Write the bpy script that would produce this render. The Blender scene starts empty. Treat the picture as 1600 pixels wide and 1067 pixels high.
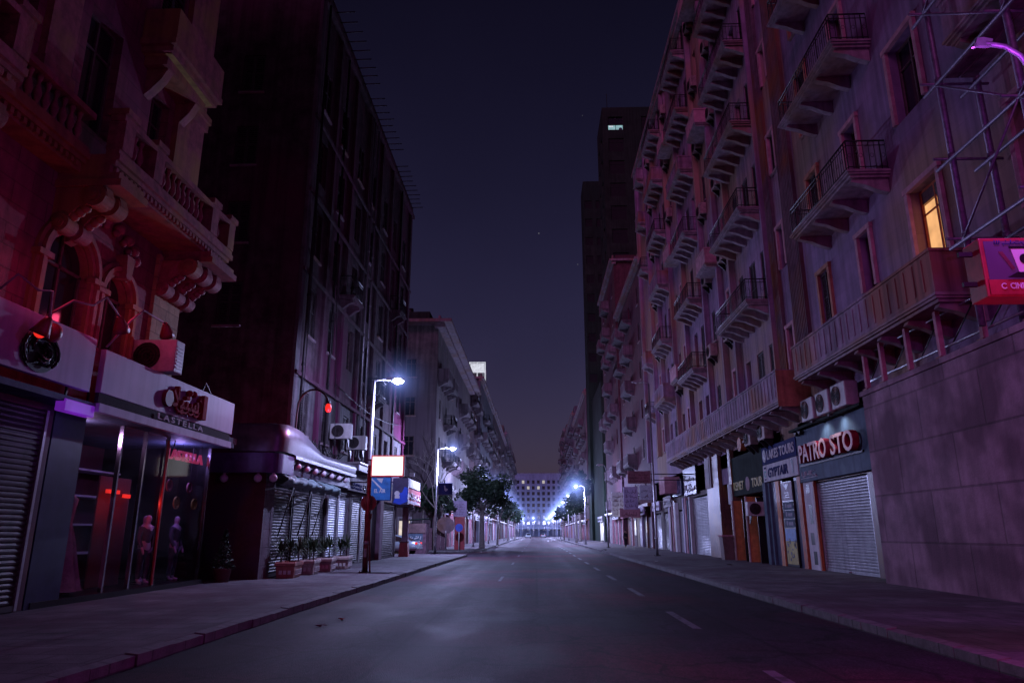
import bpy, bmesh, math, random
from mathutils import Vector, Matrix
random.seed(11)
S = bpy.context.scene
COL = S.collection
R = math.radians
PI = math.pi

# ------------------------------------------------------------------ materials
def nodes(m):
    m.use_nodes = True
    return m.node_tree.nodes, m.node_tree.links, m.node_tree.nodes['Principled BSDF']

def mat(name, col, rough=.6, metal=0., spec=.4, var=.25, scale=3., bump=0., bscale=60., tint=None, tscale=.35,
        streak=0., emit=None, estr=0., coat=0.):
    """Procedural surface: colour broken up by fine noise, large patches in a second tint (stains, painted-in coloured light), and vertical rain streaks."""
    m = bpy.data.materials.new(name)
    N, L, b = nodes(m)
    b.inputs['Roughness'].default_value = rough
    b.inputs['Metallic'].default_value = metal
    b.inputs['Specular IOR Level'].default_value = spec
    b.inputs['Coat Weight'].default_value = coat
    geo = N.new('ShaderNodeNewGeometry')
    n1 = N.new('ShaderNodeTexNoise'); n1.inputs['Scale'].default_value = scale; n1.inputs['Detail'].default_value = 7
    n1.inputs['Roughness'].default_value = .65
    L.new(geo.outputs['Position'], n1.inputs['Vector'])
    rp = N.new('ShaderNodeValToRGB')
    rp.color_ramp.elements[0].position = .3; rp.color_ramp.elements[1].position = .7
    rp.color_ramp.elements[0].color = tuple(c * (1 - var * 1.5) for c in col) + (1,)
    rp.color_ramp.elements[1].color = tuple(min(1, c * (1 + var)) for c in col) + (1,)
    L.new(n1.outputs['Fac'], rp.inputs['Fac'])
    out = rp.outputs['Color']
    if tint:
        n2 = N.new('ShaderNodeTexNoise'); n2.inputs['Scale'].default_value = tscale; n2.inputs['Detail'].default_value = 3
        L.new(geo.outputs['Position'], n2.inputs['Vector'])
        r2 = N.new('ShaderNodeValToRGB'); r2.color_ramp.elements[0].position = .46; r2.color_ramp.elements[1].position = .62
        L.new(n2.outputs['Fac'], r2.inputs['Fac'])
        mx = N.new('ShaderNodeMixRGB'); mx.inputs[2].default_value = tuple(tint) + (1,)
        L.new(r2.outputs['Color'], mx.inputs[0]); L.new(out, mx.inputs[1]); out = mx.outputs[0]
    if streak:
        mp = N.new('ShaderNodeMapping'); mp.inputs['Scale'].default_value = (2.6, 2.6, .11)
        L.new(geo.outputs['Position'], mp.inputs['Vector'])
        n3 = N.new('ShaderNodeTexNoise'); n3.inputs['Scale'].default_value = 1.6; n3.inputs['Detail'].default_value = 6
        L.new(mp.outputs['Vector'], n3.inputs['Vector'])
        r3 = N.new('ShaderNodeValToRGB'); r3.color_ramp.elements[0].position = .42; r3.color_ramp.elements[1].position = .66
        r3.color_ramp.elements[0].color = (1, 1, 1, 1); k = 1 - streak
        r3.color_ramp.elements[1].color = (k, k * .97, k, 1)
        L.new(n3.outputs['Fac'], r3.inputs['Fac'])
        mx = N.new('ShaderNodeMixRGB'); mx.blend_type = 'MULTIPLY'; mx.inputs[0].default_value = 1
        L.new(out, mx.inputs[1]); L.new(r3.outputs['Color'], mx.inputs[2]); out = mx.outputs[0]
    L.new(out, b.inputs['Base Color'])
    if bump:
        n4 = N.new('ShaderNodeTexNoise'); n4.inputs['Scale'].default_value = bscale; n4.inputs['Detail'].default_value = 4
        L.new(geo.outputs['Position'], n4.inputs['Vector'])
        bp = N.new('ShaderNodeBump'); bp.inputs['Strength'].default_value = bump; bp.inputs['Distance'].default_value = .02
        L.new(n4.outputs['Fac'], bp.inputs['Height']); L.new(bp.outputs['Normal'], b.inputs['Normal'])
    if emit:
        b.inputs['Emission Color'].default_value = tuple(emit) + (1,)
        b.inputs['Emission Strength'].default_value = estr
    return m

def add_courses(m, axis, bw, bh, mortar=.018, depth=.5, dark=.62):
    """Stone or tile joints from a brick pattern laid over an existing material. axis: 'x','y' facade normal, 'z' floor."""
    N, L, b = nodes(m)
    geo = N.new('ShaderNodeNewGeometry'); sp = N.new('ShaderNodeSeparateXYZ'); cb = N.new('ShaderNodeCombineXYZ')
    L.new(geo.outputs['Position'], sp.inputs[0])
    u, v = {'x': ('Y', 'Z'), 'y': ('X', 'Z'), 'z': ('X', 'Y')}[axis]
    L.new(sp.outputs[u], cb.inputs[0]); L.new(sp.outputs[v], cb.inputs[1])
    t = N.new('ShaderNodeTexBrick'); t.inputs['Scale'].default_value = 1
    t.inputs['Brick Width'].default_value = bw; t.inputs['Row Height'].default_value = bh
    t.inputs['Mortar Size'].default_value = mortar; t.inputs['Mortar Smooth'].default_value = .3
    t.inputs['Color1'].default_value = (1, 1, 1, 1); t.inputs['Color2'].default_value = (.84, .84, .86, 1)
    t.inputs['Mortar'].default_value = (dark, dark, dark, 1)
    L.new(cb.outputs[0], t.inputs['Vector'])
    old = b.inputs['Base Color'].links[0].from_socket
    mx = N.new('ShaderNodeMixRGB'); mx.blend_type = 'MULTIPLY'; mx.inputs[0].default_value = 1
    L.new(old, mx.inputs[1]); L.new(t.outputs['Color'], mx.inputs[2]); L.new(mx.outputs[0], b.inputs['Base Color'])
    bp = N.new('ShaderNodeBump'); bp.inputs['Strength'].default_value = depth; bp.inputs['Distance'].default_value = .02
    bp.invert = True
    L.new(t.outputs['Fac'], bp.inputs['Height'])
    if b.inputs['Normal'].links:
        L.new(b.inputs['Normal'].links[0].from_socket, bp.inputs['Normal'])
    L.new(bp.outputs['Normal'], b.inputs['Normal'])
    return m

def glow(name, col, s):
    m = bpy.data.materials.new(name); N, L, b = nodes(m)
    b.inputs['Base Color'].default_value = tuple(c * .12 for c in col) + (1,)
    b.inputs['Emission Color'].default_value = tuple(col) + (1,)
    n = N.new('ShaderNodeTexNoise'); n.inputs['Scale'].default_value = 2.2; n.inputs['Detail'].default_value = 2
    geo = N.new('ShaderNodeNewGeometry'); L.new(geo.outputs['Position'], n.inputs['Vector'])
    mr = N.new('ShaderNodeMapRange'); mr.inputs['From Min'].default_value = .3; mr.inputs['From Max'].default_value = .7
    mr.inputs['To Min'].default_value = s * .75; mr.inputs['To Max'].default_value = s * 1.15
    L.new(n.outputs['Fac'], mr.inputs['Value']); L.new(mr.outputs[0], b.inputs['Emission Strength'])
    return m

def halo(name, col, c, rad):
    """made-up glowing mist around a lamp: volume emission fading with the square of the distance from the lens"""
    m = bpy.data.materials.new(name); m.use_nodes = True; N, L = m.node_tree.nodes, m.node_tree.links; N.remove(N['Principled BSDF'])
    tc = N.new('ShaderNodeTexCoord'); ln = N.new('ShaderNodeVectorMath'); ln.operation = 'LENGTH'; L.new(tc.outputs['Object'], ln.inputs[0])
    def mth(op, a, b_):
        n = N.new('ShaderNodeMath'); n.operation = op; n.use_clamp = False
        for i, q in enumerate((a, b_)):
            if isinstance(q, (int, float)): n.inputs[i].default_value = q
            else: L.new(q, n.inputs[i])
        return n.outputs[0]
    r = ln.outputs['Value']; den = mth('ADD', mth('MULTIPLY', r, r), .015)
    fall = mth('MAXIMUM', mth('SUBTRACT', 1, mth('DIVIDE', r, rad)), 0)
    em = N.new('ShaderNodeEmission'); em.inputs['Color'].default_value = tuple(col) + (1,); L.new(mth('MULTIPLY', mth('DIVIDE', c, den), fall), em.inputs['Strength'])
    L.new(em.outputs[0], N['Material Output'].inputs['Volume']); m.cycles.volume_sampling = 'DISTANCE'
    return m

def shop_glass():
    m = bpy.data.materials.new('shop_glass'); m.use_nodes = True
    N, L = m.node_tree.nodes, m.node_tree.links
    N.remove(N['Principled BSDF'])
    o = N['Material Output']
    tr = N.new('ShaderNodeBsdfTransparent'); tr.inputs[0].default_value = (.86, .87, .9, 1)
    gl = N.new('ShaderNodeBsdfGlossy'); gl.inputs['Roughness'].default_value = .06; gl.inputs[0].default_value = (.45, .45, .5, 1)
    fr = N.new('ShaderNodeFresnel'); fr.inputs['IOR'].default_value = 1.45
    mx = N.new('ShaderNodeMixShader')
    L.new(fr.outputs[0], mx.inputs[0]); L.new(tr.outputs[0], mx.inputs[1]); L.new(gl.outputs[0], mx.inputs[2])
    L.new(mx.outputs[0], o.inputs['Surface'])
    return m

# ------------------------------------------------------------------ mesh builder
class MB:
    def __init__(s): s.bm = bmesh.new(); s.mi = 0; s.M = None
    def v(s, p):
        p = Vector(p)
        return s.bm.verts.new(s.M @ p if s.M else p)
    def f(s, vs):
        try:
            fc = s.bm.faces.new(vs); fc.material_index = s.mi; return fc
        except ValueError: return None
    def quad(s, *pts): return s.f([s.v(p) for p in pts])
    def box(s, x0, x1, y0, y1, z0, z1, bev=0, seg=2):
        V = [s.v((x, y, z)) for x in (x0, x1) for y in (y0, y1) for z in (z0, z1)]
        F = [s.f([V[i] for i in q]) for q in ((0, 1, 3, 2), (4, 6, 7, 5), (0, 4, 5, 1), (2, 3, 7, 6), (0, 2, 6, 4), (1, 5, 7, 3))]
        if bev:
            bmesh.ops.recalc_face_normals(s.bm, faces=F)
            E = list({e for fc in F for e in fc.edges})
            r = bmesh.ops.bevel(s.bm, geom=E, offset=bev, segments=seg, affect='EDGES', profile=.5)
            for fc in r['faces']: fc.material_index = s.mi
        return s
    def prism(s, poly, fn, a, b):
        """poly: 2-D points, fn(u,v,w) -> 3-D point; extruded from w=a to w=b."""
        A = [s.v(fn(u, v, a)) for u, v in poly]; B = [s.v(fn(u, v, b)) for u, v in poly]
        s.f(A); s.f(B[::-1]); n = len(A)
        for i in range(n): s.f([A[i], A[(i + 1) % n], B[(i + 1) % n], B[i]])
        return s
    def tube(s, pts, r, seg=8, r2=None, cap=True):
        pts = [Vector(p) for p in pts]; n = len(pts); rings = []; last = None
        for i, p in enumerate(pts):
            d = (pts[min(i + 1, n - 1)] - pts[max(i - 1, 0)])
            if d.length < 1e-9: d = Vector((0, 0, 1))
            d.normalize()
            if last is None: u = d.orthogonal().normalized()
            else:
                u = last - d * last.dot(d)
                u = u.normalized() if u.length > 1e-6 else d.orthogonal().normalized()
            last = u; w = d.cross(u)
            rr = r if r2 is None else r + (r2 - r) * i / (n - 1)
            if callable(rr): rr = rr(i)
            rings.append([s.v(p + (u * math.cos(2 * PI * k / seg) + w * math.sin(2 * PI * k / seg)) * rr) for k in range(seg)])
        for a, b in zip(rings, rings[1:]):
            for k in range(seg):
                fc = s.f([a[k], a[(k + 1) % seg], b[(k + 1) % seg], b[k]])
                if fc: fc.smooth = True
        if cap: s.f(rings[0][::-1]); s.f(rings[-1])
        return s
    def lathe(s, prof, cx=0, cy=0, z0=0, seg=14, sx=1, sy=1):
        rings = [[s.v((cx + r * sx * math.cos(2 * PI * k / seg), cy + r * sy * math.sin(2 * PI * k / seg), z0 + z)) for k in range(seg)] for r, z in prof]
        for a, b in zip(rings, rings[1:]):
            for k in range(seg):
                fc = s.f([a[k], a[(k + 1) % seg], b[(k + 1) % seg], b[k]])
                if fc: fc.smooth = True
        s.f(rings[0][::-1]); s.f(rings[-1])
        return s
    def ball(s, c, r, seg=14, ring=8, sz=1):
        pr = [(max(.002, r * math.sin(PI * i / ring)), -r * sz * math.cos(PI * i / ring)) for i in range(ring + 1)]
        return s.lathe(pr, c[0], c[1], c[2], seg)
    def disc(s, c, r, ax='y', t=.02, seg=24, sz=1):
        """flat coin; ax is the normal axis"""
        pl = [(r * math.cos(2 * PI * k / seg), r * sz * math.sin(2 * PI * k / seg)) for k in range(seg)]
        fn = {'y': lambda u, v, w: (c[0] + u, c[1] + w, c[2] + v), 'x': lambda u, v, w: (c[0] + w, c[1] + u, c[2] + v),
              'z': lambda u, v, w: (c[0] + u, c[1] + v, c[2] + w)}[ax]
        return s.prism(pl, fn, -t / 2, t / 2)
    def ring(s, c, r0, r1, y0, y1, a0=0, a1=2 * PI, seg=28):
        """annular moulding in the XZ plane, from y0 to y1"""
        Q = []
        for k in range(seg + 1):
            a = a0 + (a1 - a0) * k / seg; ca, sa = math.cos(a), math.sin(a)
            Q.append([s.v((c[0] + r * ca, y, c[2] + r * sa)) for r, y in ((r0, y1), (r0, y0), (r1, y0), (r1, y1))])
        for A, B in zip(Q, Q[1:]):
            for k in range(4):
                fc = s.f([A[k], A[(k + 1) % 4], B[(k + 1) % 4], B[k]])
        s.f(Q[0]); s.f(Q[-1][::-1])
        return s
    def mesh(s, name, mats):
        bmesh.ops.recalc_face_normals(s.bm, faces=s.bm.faces[:])
        me = bpy.data.meshes.new(name); s.bm.to_mesh(me); s.bm.free()
        for m in (mats if isinstance(mats, (list, tuple)) else [mats]): me.materials.append(m)
        return me

# ------------------------------------------------------------------ objects
def tag(o, label=None, cat=None, group=None, kind=None):
    if label: o['label'] = label
    if cat: o['category'] = cat
    if group: o['group'] = group
    if kind: o['kind'] = kind
    return o
def thing(name, label, cat, loc=(0, 0, 0), rz=0, group=None):
    o = bpy.data.objects.new(name, None); COL.objects.link(o); o.empty_display_size = .2
    o.location = loc; o.rotation_euler = (0, 0, rz)
    return tag(o, label, cat, group)
def obj(name, mb, m, parent=None, loc=(0, 0, 0), rz=0, label=None):
    me = mb if isinstance(mb, bpy.types.Mesh) else mb.mesh(name, m)
    o = bpy.data.objects.new(name, me); COL.objects.link(o)
    o.parent = parent; o.location = loc; o.rotation_euler = (0, 0, rz)
    if label: o['label'] = label
    return o
def structure(name, mb, m, label=None):
    return tag(obj(name, mb, m), label, None, None, 'structure')
def dup(o, loc=None, rz=None, label=None, group=None, parent=None):
    c = o.copy(); COL.objects.link(c); c.parent = parent
    if loc is not None: c.location = loc
    if rz is not None: c.rotation_euler = (0, 0, rz)
    if label: c['label'] = label
    if group: c['group'] = group
    for ch in o.children: dup(ch, parent=c)
    return c

FACE = {'left': PI / 2, 'right': -PI / 2, 'front': 0.}   # which way a facade looks: +X, -X, -Y
class Facade:
    """A vertical wall plane of one building. s runs along the street (world Y) or across it (world X)."""
    def __init__(s, bld, side, at): s.b, s.side, s.at, s.rz = bld, side, at, FACE[side]
    def loc(s, t, out, z):
        w = {'left': (s.at + out, t, z), 'right': (s.at - out, t, z), 'front': (t, s.at - out, z)}[s.side]
        return Vector(w) - s.b.location
    def wall(s, name, m, t0, t1, z0, z1, holes=(), depth=.25):
        """panel with real openings (t0,t1,z0,z1 each) and reveals; local frame looks along -Y"""
        sg = -1 if s.side == 'right' else 1
        cv = lambda a, b: (a, b) if sg == 1 else (-b, -a)
        H = [cv(h[0], h[1]) + (h[2], h[3]) for h in holes]
        A0, A1 = cv(t0, t1)
        xs = sorted({A0, A1} | {x for h in H for x in h[:2] if A0 < x < A1})
        zs = sorted({z0, z1} | {z for h in H for z in h[2:] if z0 < z < z1})
        mb = MB(); V = {}
        def g(x, z):
            if (x, z) not in V: V[(x, z)] = mb.v((x, 0, z))
            return V[(x, z)]
        for x, X in zip(xs, xs[1:]):
            for z, Z in zip(zs, zs[1:]):
                cx, cz = (x + X) / 2, (z + Z) / 2
                if any(h[0] < cx < h[1] and h[2] < cz < h[3] for h in H): continue
                mb.f([g(x, z), g(X, z), g(X, Z), g(x, Z)])
        for a, b, c, d in H:
            for p, q in (((a, c), (a, d)), ((b, c), (b, d)), ((a, c), (b, c)), ((a, d), (b, d))):
                mb.quad((p[0], 0, p[1]), (q[0], 0, q[1]), (q[0], depth, q[1]), (p[0], depth, p[1]))
        base = {'left': (s.at, 0, 0), 'right': (s.at, 0, 0), 'front': (0, s.at, 0)}[s.side]
        return obj(name, mb, m, s.b, Vector(base) - s.b.location, s.rz)
    def put(s, proto, t, z, out=0.):
        """instance a prototype [(name, mesh, children)] on the wall"""
        return place(proto, s.b, s.loc(t, out, z), s.rz)
def place(proto, parent, loc, rz):
    nm, me, kids = proto
    o = obj(nm, me, None, parent, loc, rz)
    for k in kids:
        c = obj(k[0], k[1], None, o, k[2] if len(k) > 2 else (0, 0, 0))
    return o

CACHE = {}
def cached(fn):
    def w(*a, **k):
        key = (fn.__name__, a, tuple(sorted(k.items())))
        if key not in CACHE: CACHE[key] = fn(*a, **k)
        return CACHE[key]
    return w

def text_mesh(body, h, depth, m, width=None, shear=0., spacing=1.):
    """upright lettering facing -Y, left edge at x=0, baseline z=0, cap height about h"""
    cu = bpy.data.curves.new('lettering', 'FONT'); cu.body = body; cu.size = h / .72; cu.extrude = depth / 2
    cu.resolution_u = 3; cu.offset = h * .025; cu.shear = shear; cu.space_character = spacing
    to = bpy.data.objects.new('lettering', cu); COL.objects.link(to)
    dg = bpy.context.evaluated_depsgraph_get(); dg.update()
    me = bpy.data.meshes.new_from_object(to.evaluated_get(dg))
    bpy.data.objects.remove(to); bpy.data.curves.remove(cu)
    xs = [v.co.x for v in me.vertices] or [0, 1]
    k = 1. if not width else width / max(1e-4, (max(xs) - min(xs))); x0 = min(xs)
    for v in me.vertices:
        x, y, z = v.co; v.co = ((x - x0) * k, -z, y)
    me.materials.clear(); me.materials.append(m)
    return me
# ------------------------------------------------------------------ material library
M = {}
def asphalt():
    """worn street asphalt: aggregate grain, polished wheel tracks, patched areas, tar cracks, oil stains; reddish pools of light painted into the colour"""
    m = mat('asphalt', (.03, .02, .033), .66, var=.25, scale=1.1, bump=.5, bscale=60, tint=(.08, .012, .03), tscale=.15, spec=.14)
    N, L, b = nodes(m); geo = N.new('ShaderNodeNewGeometry')
    def noise(sc, mp, det=4, dist=0.):
        g = N.new('ShaderNodeMapping'); g.inputs['Scale'].default_value = mp; L.new(geo.outputs['Position'], g.inputs['Vector'])
        n = N.new('ShaderNodeTexNoise'); n.inputs['Scale'].default_value = sc; n.inputs['Detail'].default_value = det; n.inputs['Distortion'].default_value = dist
        L.new(g.outputs[0], n.inputs['Vector']); return n.outputs['Fac']
    def ramp(src, p0, c0, p1, c1):
        r = N.new('ShaderNodeValToRGB'); r.color_ramp.elements[0].position = p0; r.color_ramp.elements[1].position = p1
        r.color_ramp.elements[0].color = (c0, c0, c0, 1); r.color_ramp.elements[1].color = (c1, c1, c1, 1); L.new(src, r.inputs['Fac']); return r.outputs['Color']
    tracks = noise(1., (.75, .018, 1), 3); patch = noise(1., (.16, .055, 1), 2, 1.5); stain = noise(1., (.9, .55, 1), 5, .6)
    vor = N.new('ShaderNodeTexVoronoi'); vor.feature = 'DISTANCE_TO_EDGE'; vor.inputs['Scale'].default_value = .42
    wv = N.new('ShaderNodeTexNoise'); wv.inputs['Scale'].default_value = 1.6; wv.inputs['Detail'].default_value = 5; L.new(geo.outputs['Position'], wv.inputs['Vector'])
    ad = N.new('ShaderNodeMixRGB'); ad.blend_type = 'ADD'; ad.inputs[0].default_value = .9; L.new(geo.outputs['Position'], ad.inputs[1]); L.new(wv.outputs['Color'], ad.inputs[2]); L.new(ad.outputs[0], vor.inputs['Vector'])
    cracks = ramp(vor.outputs['Distance'], .006, .42, .02, 1.)
    cut = N.new('ShaderNodeTexBrick'); cut.inputs['Scale'].default_value = 1; cut.inputs['Brick Width'].default_value = 5.3; cut.inputs['Row Height'].default_value = 17.; cut.offset = .37
    cut.inputs['Mortar Size'].default_value = .035; cut.inputs['Color1'].default_value = (1, 1, 1, 1); cut.inputs['Color2'].default_value = (.8, .79, .82, 1); cut.inputs['Mortar'].default_value = (.55, .54, .56, 1); L.new(geo.outputs['Position'], cut.inputs['Vector'])
    out = b.inputs['Base Color'].links[0].from_socket
    for k in (ramp(tracks, .35, .86, .65, 1.15), ramp(patch, .45, 1.06, .53, .9), ramp(stain, .3, .62, .42, 1.), cracks, cut.outputs['Color'], ramp(noise(34., (1, 1, 1), 2), .38, .55, .62, 1.5), ramp(noise(11., (1, .5, 1), 3), .35, .75, .65, 1.25)):
        mx = N.new('ShaderNodeMixRGB'); mx.blend_type = 'MULTIPLY'; mx.inputs[0].default_value = 1; L.new(out, mx.inputs[1]); L.new(k, mx.inputs[2]); out = mx.outputs[0]
    L.new(out, b.inputs['Base Color'])
    rr = N.new('ShaderNodeMath'); rr.operation = 'MULTIPLY'; L.new(ramp(tracks, .35, .74, .65, .64), rr.inputs[0]); L.new(ramp(stain, .32, .92, .5, 1.02), rr.inputs[1]); L.new(rr.outputs[0], b.inputs['Roughness'])
    return m
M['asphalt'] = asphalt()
M['paint_line'] = mat('worn_line_paint', (.2, .19, .23), .7, var=.5, scale=5, tint=(.05, .042, .058), tscale=5.)
M['pave'] = add_courses(mat('pavement_tiles', (.15, .13, .15), .78, var=.42, scale=1.5, bump=.45, bscale=40, tint=(.09, .05, .075), tscale=.42), 'z', .6, .6, .02, .6, .55)
M['kerb'] = add_courses(mat('kerb_stone', (.17, .155, .17), .8, var=.3, scale=4, bump=.4, bscale=40), 'x', .9, .5, .02, .5, .5)
M['earth'] = mat('ground', (.08, .075, .08), .9, var=.3)
M['palace'] = add_courses(mat('reddish_limestone', (.3, .075, .11), .8, var=.25, scale=3, bump=.4, bscale=30, tint=(.2, .04, .1), tscale=.5, streak=.35), 'x', .95, .42, .014, .6, .6)
M['palace_trim'] = mat('carved_limestone', (.3, .085, .11), .75, var=.3, scale=5, bump=.45, bscale=25, tint=(.32, .16, .07), tscale=.7, streak=.3)
M['ochre'] = add_courses(mat('ochre_stone', (.36, .24, .13), .8, var=.25, scale=4, bump=.35, bscale=30), 'x', .8, .36, .014, .6, .55)
M['soot'] = mat('sooty_plaster', (.1, .064, .08), .9, var=.4, scale=1.6, bump=.5, bscale=14, spec=.15, tint=(.13, .025, .075), tscale=.16, streak=.35)  # purple-red tint patches paint a wash of coloured light into the plaster
M['soot_low'] = add_courses(mat('grey_render', (.15, .13, .145), .85, var=.35, scale=2, bump=.4, bscale=20, tint=(.13, .07, .11), tscale=.3, streak=.5), 'x', 1.2, .55, .012, .4, .7)
M['maroon_wall'] = mat('maroon_tiles', (.115, .025, .04), .6, var=.3, scale=2, bump=.25, bscale=30, tint=(.06, .02, .06), tscale=.5)
M['lilac'] = mat('lilac_plaster', (.25, .155, .265), .85, var=.22, scale=1.2, bump=.35, bscale=25, tint=(.31, .18, .14), tscale=.2, streak=.42)
M['mauve'] = add_courses(mat('mauve_plaster', (.25, .15, .275), .85, var=.2, scale=1.0, bump=.3, bscale=25, tint=(.29, .17, .14), tscale=.17, streak=.35), 'x', 30, .62, .01, .4, .8)
M['rib_dark'] = mat('dark_ribbed_plaster', (.13, .08, .105), .85, var=.3, scale=2, bump=.3, bscale=22, tint=(.2, .075, .03), tscale=.3, streak=.4)
M['slab'] = mat('balcony_concrete', (.3, .21, .255), .8, var=.25, scale=2.5, bump=.35, bscale=25, tint=(.26, .14, .12), tscale=.5, streak=.3)
M['parapet_far'] = mat('dull_parapet_render', (.16, .125, .15), .85, var=.3, scale=1.2, streak=.5, tint=(.12, .08, .1), tscale=.2)
M['parapet'] = mat('parapet_plaster', (.28, .17, .26), .8, var=.3, scale=1.6, bump=.35, bscale=25, tint=(.28, .11, .085), tscale=.35, streak=.55)
M['orange_plaster'] = mat('orange_paint_and_light', (.42, .17, .11), .75, var=.25, scale=3, bump=.35, bscale=25, streak=.4)
M['brick_red'] = mat('red_brown_render', (.11, .036, .05), .85, var=.3, scale=1.6, bump=.3, streak=.4, tint=(.07, .022, .05), tscale=.12)
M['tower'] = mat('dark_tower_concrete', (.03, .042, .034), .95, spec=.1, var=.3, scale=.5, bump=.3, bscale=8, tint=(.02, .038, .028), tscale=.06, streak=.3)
M['far_a'] = mat('grey_brown_render', (.17, .135, .14), .85, var=.3, scale=.9, streak=.45, tint=(.12, .085, .11), tscale=.1)
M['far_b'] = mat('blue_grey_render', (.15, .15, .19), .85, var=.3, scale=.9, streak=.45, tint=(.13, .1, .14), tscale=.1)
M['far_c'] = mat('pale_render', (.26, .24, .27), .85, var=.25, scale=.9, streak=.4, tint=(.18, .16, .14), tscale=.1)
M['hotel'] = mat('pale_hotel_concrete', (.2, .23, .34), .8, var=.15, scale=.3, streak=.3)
M['recess'] = mat('dark_void', (.012, .011, .014), .9, var=.2)
M['pane'] = mat('dark_window_glass', (.018, .016, .024), .12, var=.3, spec=.6)
M['frame'] = mat('old_timber', (.11, .065, .07), .7, var=.35, scale=9, bump=.3, bscale=50)
M['louvre'] = mat('dark_louvred_timber', (.055, .04, .048), .7, var=.3, scale=8, bump=.3)
M['reveal_pink'] = mat('pink_reveal_plaster', (.42, .2, .25), .8, var=.25, scale=3, bump=.3)
M['iron'] = mat('black_iron', (.03, .022, .028), .5, .6, var=.3, scale=10)
M['steel'] = mat('galvanised_steel', (.42, .4, .45), .38, .75, var=.2, scale=8, bump=.1)
M['rust'] = mat('rust_painted_pole', (.2, .06, .06), .6, .3, var=.4, scale=6, bump=.2)
M['shutter'] = mat('steel_shutter', (.36, .35, .39), .42, .55, var=.2, scale=3, bump=.1, streak=.3)
M['shutter_dark'] = mat('brown_steel_shutter', (.065, .05, .058), .5, .4, var=.3, scale=3, bump=.1, streak=.3)
M['shutter_blue'] = mat('pale_blue_shutter', (.28, .29, .36), .45, .4, var=.2, scale=3, streak=.3)
M['white'] = mat('white_sheet', (.62, .6, .64), .75, spec=.15, var=.14, scale=2, streak=.25)
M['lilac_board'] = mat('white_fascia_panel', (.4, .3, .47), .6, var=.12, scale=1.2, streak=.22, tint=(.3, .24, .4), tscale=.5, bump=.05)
M['navy'] = mat('navy_panel', (.03, .035, .085), .35, var=.25, scale=3, spec=.5)
M['slate'] = mat('slate_blue_metal', (.09, .125, .18), .7, 0., spec=.15, var=.2, scale=2, streak=.3)
M['blue_board'] = mat('blue_board', (.025, .03, .12), .8, spec=.1, var=.2, scale=3)
M['green_board'] = mat('dark_green_board', (.026, .036, .032), .85, spec=.1, var=.3, scale=2, streak=.3)
M['yellow_paint'] = mat('faded_yellow_paint', (.42, .36, .1), .6, var=.3)
M['red_face'] = mat('salmon_letter_face', (.55, .27, .27), .5, var=.15)
M['red'] = mat('red_paint', (.32, .03, .045), .45, var=.25, scale=4)
M['dkred'] = mat('dark_red_letters', (.3, .02, .045), .8, var=.3, scale=6, spec=.1)
M['black'] = mat('black_gloss', (.014, .012, .016), .3, var=.3)
M['chrome'] = mat('chrome_trim', (.5, .48, .55), .2, 1., var=.2)
M['ac'] = mat('air_conditioner_casing', (.5, .46, .47), .5, var=.14, scale=5, streak=.3)
M['ac_rust'] = mat('stained_air_conditioner_casing', (.34, .22, .22), .6, var=.3, scale=5, streak=.4)
M['ac_dark'] = mat('dark_fan_disc', (.03, .02, .025), .6)  # dark disc behind the fan rings
M['ac_red'] = mat('rusty_red_fan', (.22, .05, .04), .5, var=.3)
M['orange'] = mat('orange_door', (.62, .22, .08), .5, var=.2, scale=4, bump=.15, streak=.25)
M['orange_dk'] = mat('burnt_orange_panel', (.42, .1, .04), .55, var=.25, scale=4, streak=.3)
M['brown_stone'] = mat('polished_brown_stone', (.13, .058, .055), .4, var=.35, scale=3, bump=.1, tint=(.2, .09, .04), tscale=.6)
M['hoarding'] = add_courses(mat('rough_grey_block_wall', (.34, .2, .27), .85, var=.28, scale=1.4, bump=.5, bscale=22, tint=(.15, .07, .11), tscale=.6, streak=.2), 'x', 2.7, 1.3, .03, .8, .58)
M['tarp'] = mat('teal_tarpaulin', (.17, .23, .25), .45, var=.3, scale=6, bump=.3, bscale=10)
M['tin'] = mat('brushed_tin_canopy', (.17, .145, .19), .42, .6, var=.2, scale=3, bump=.15, bscale=14)
M['purple_band'] = mat('purple_band', (.1, .045, .17), .4, var=.3)
M['globe'] = mat('unlit_opal_globe', (.6, .5, .6), .3, var=.1)
M['planter'] = mat('pale_terracotta', (.46, .34, .33), .75, var=.2, scale=6, bump=.2)
M['planter_red'] = mat('red_terracotta', (.4, .15, .13), .75, var=.2, scale=6, bump=.2)
M['meander'] = mat('white_relief_paint', (.62, .55, .56), .7, var=.15)
M['soil'] = mat('potting_soil', (.04, .03, .025), .95, bump=.5)
M['leaf_a'] = mat('leaf_dark', (.02, .036, .024), .6, var=.35, scale=5)
M['leaf_b'] = mat('leaf_mid', (.035, .062, .038), .6, var=.35, scale=5)
M['leaf_c'] = mat('leaf_light', (.065, .1, .06), .6, var=.35, scale=5)
M['spike'] = mat('spiky_leaf', (.085, .12, .07), .5, var=.4, scale=9)
M['bark'] = mat('whitewashed_bark', (.24, .2, .2), .85, var=.35, scale=9, bump=.5, bscale=25)
M['car'] = mat('silver_car_paint', (.36, .4, .46), .28, .5, var=.06, coat=.6)
M['tyre'] = mat('tyre_rubber', (.02, .02, .022), .8)
M['bin'] = mat('dull_brown_bin', (.16, .09, .095), .6, var=.25, streak=.3)
M['wood'] = mat('purple_brown_boards', (.15, .075, .11), .75, var=.35, scale=4, bump=.3, streak=.35)
M['canvas'] = mat('grey_canvas', (.35, .34, .42), .8, var=.2, scale=4, bump=.2)
M['skin'] = mat('skin', (.3, .18, .14), .6)
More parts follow.
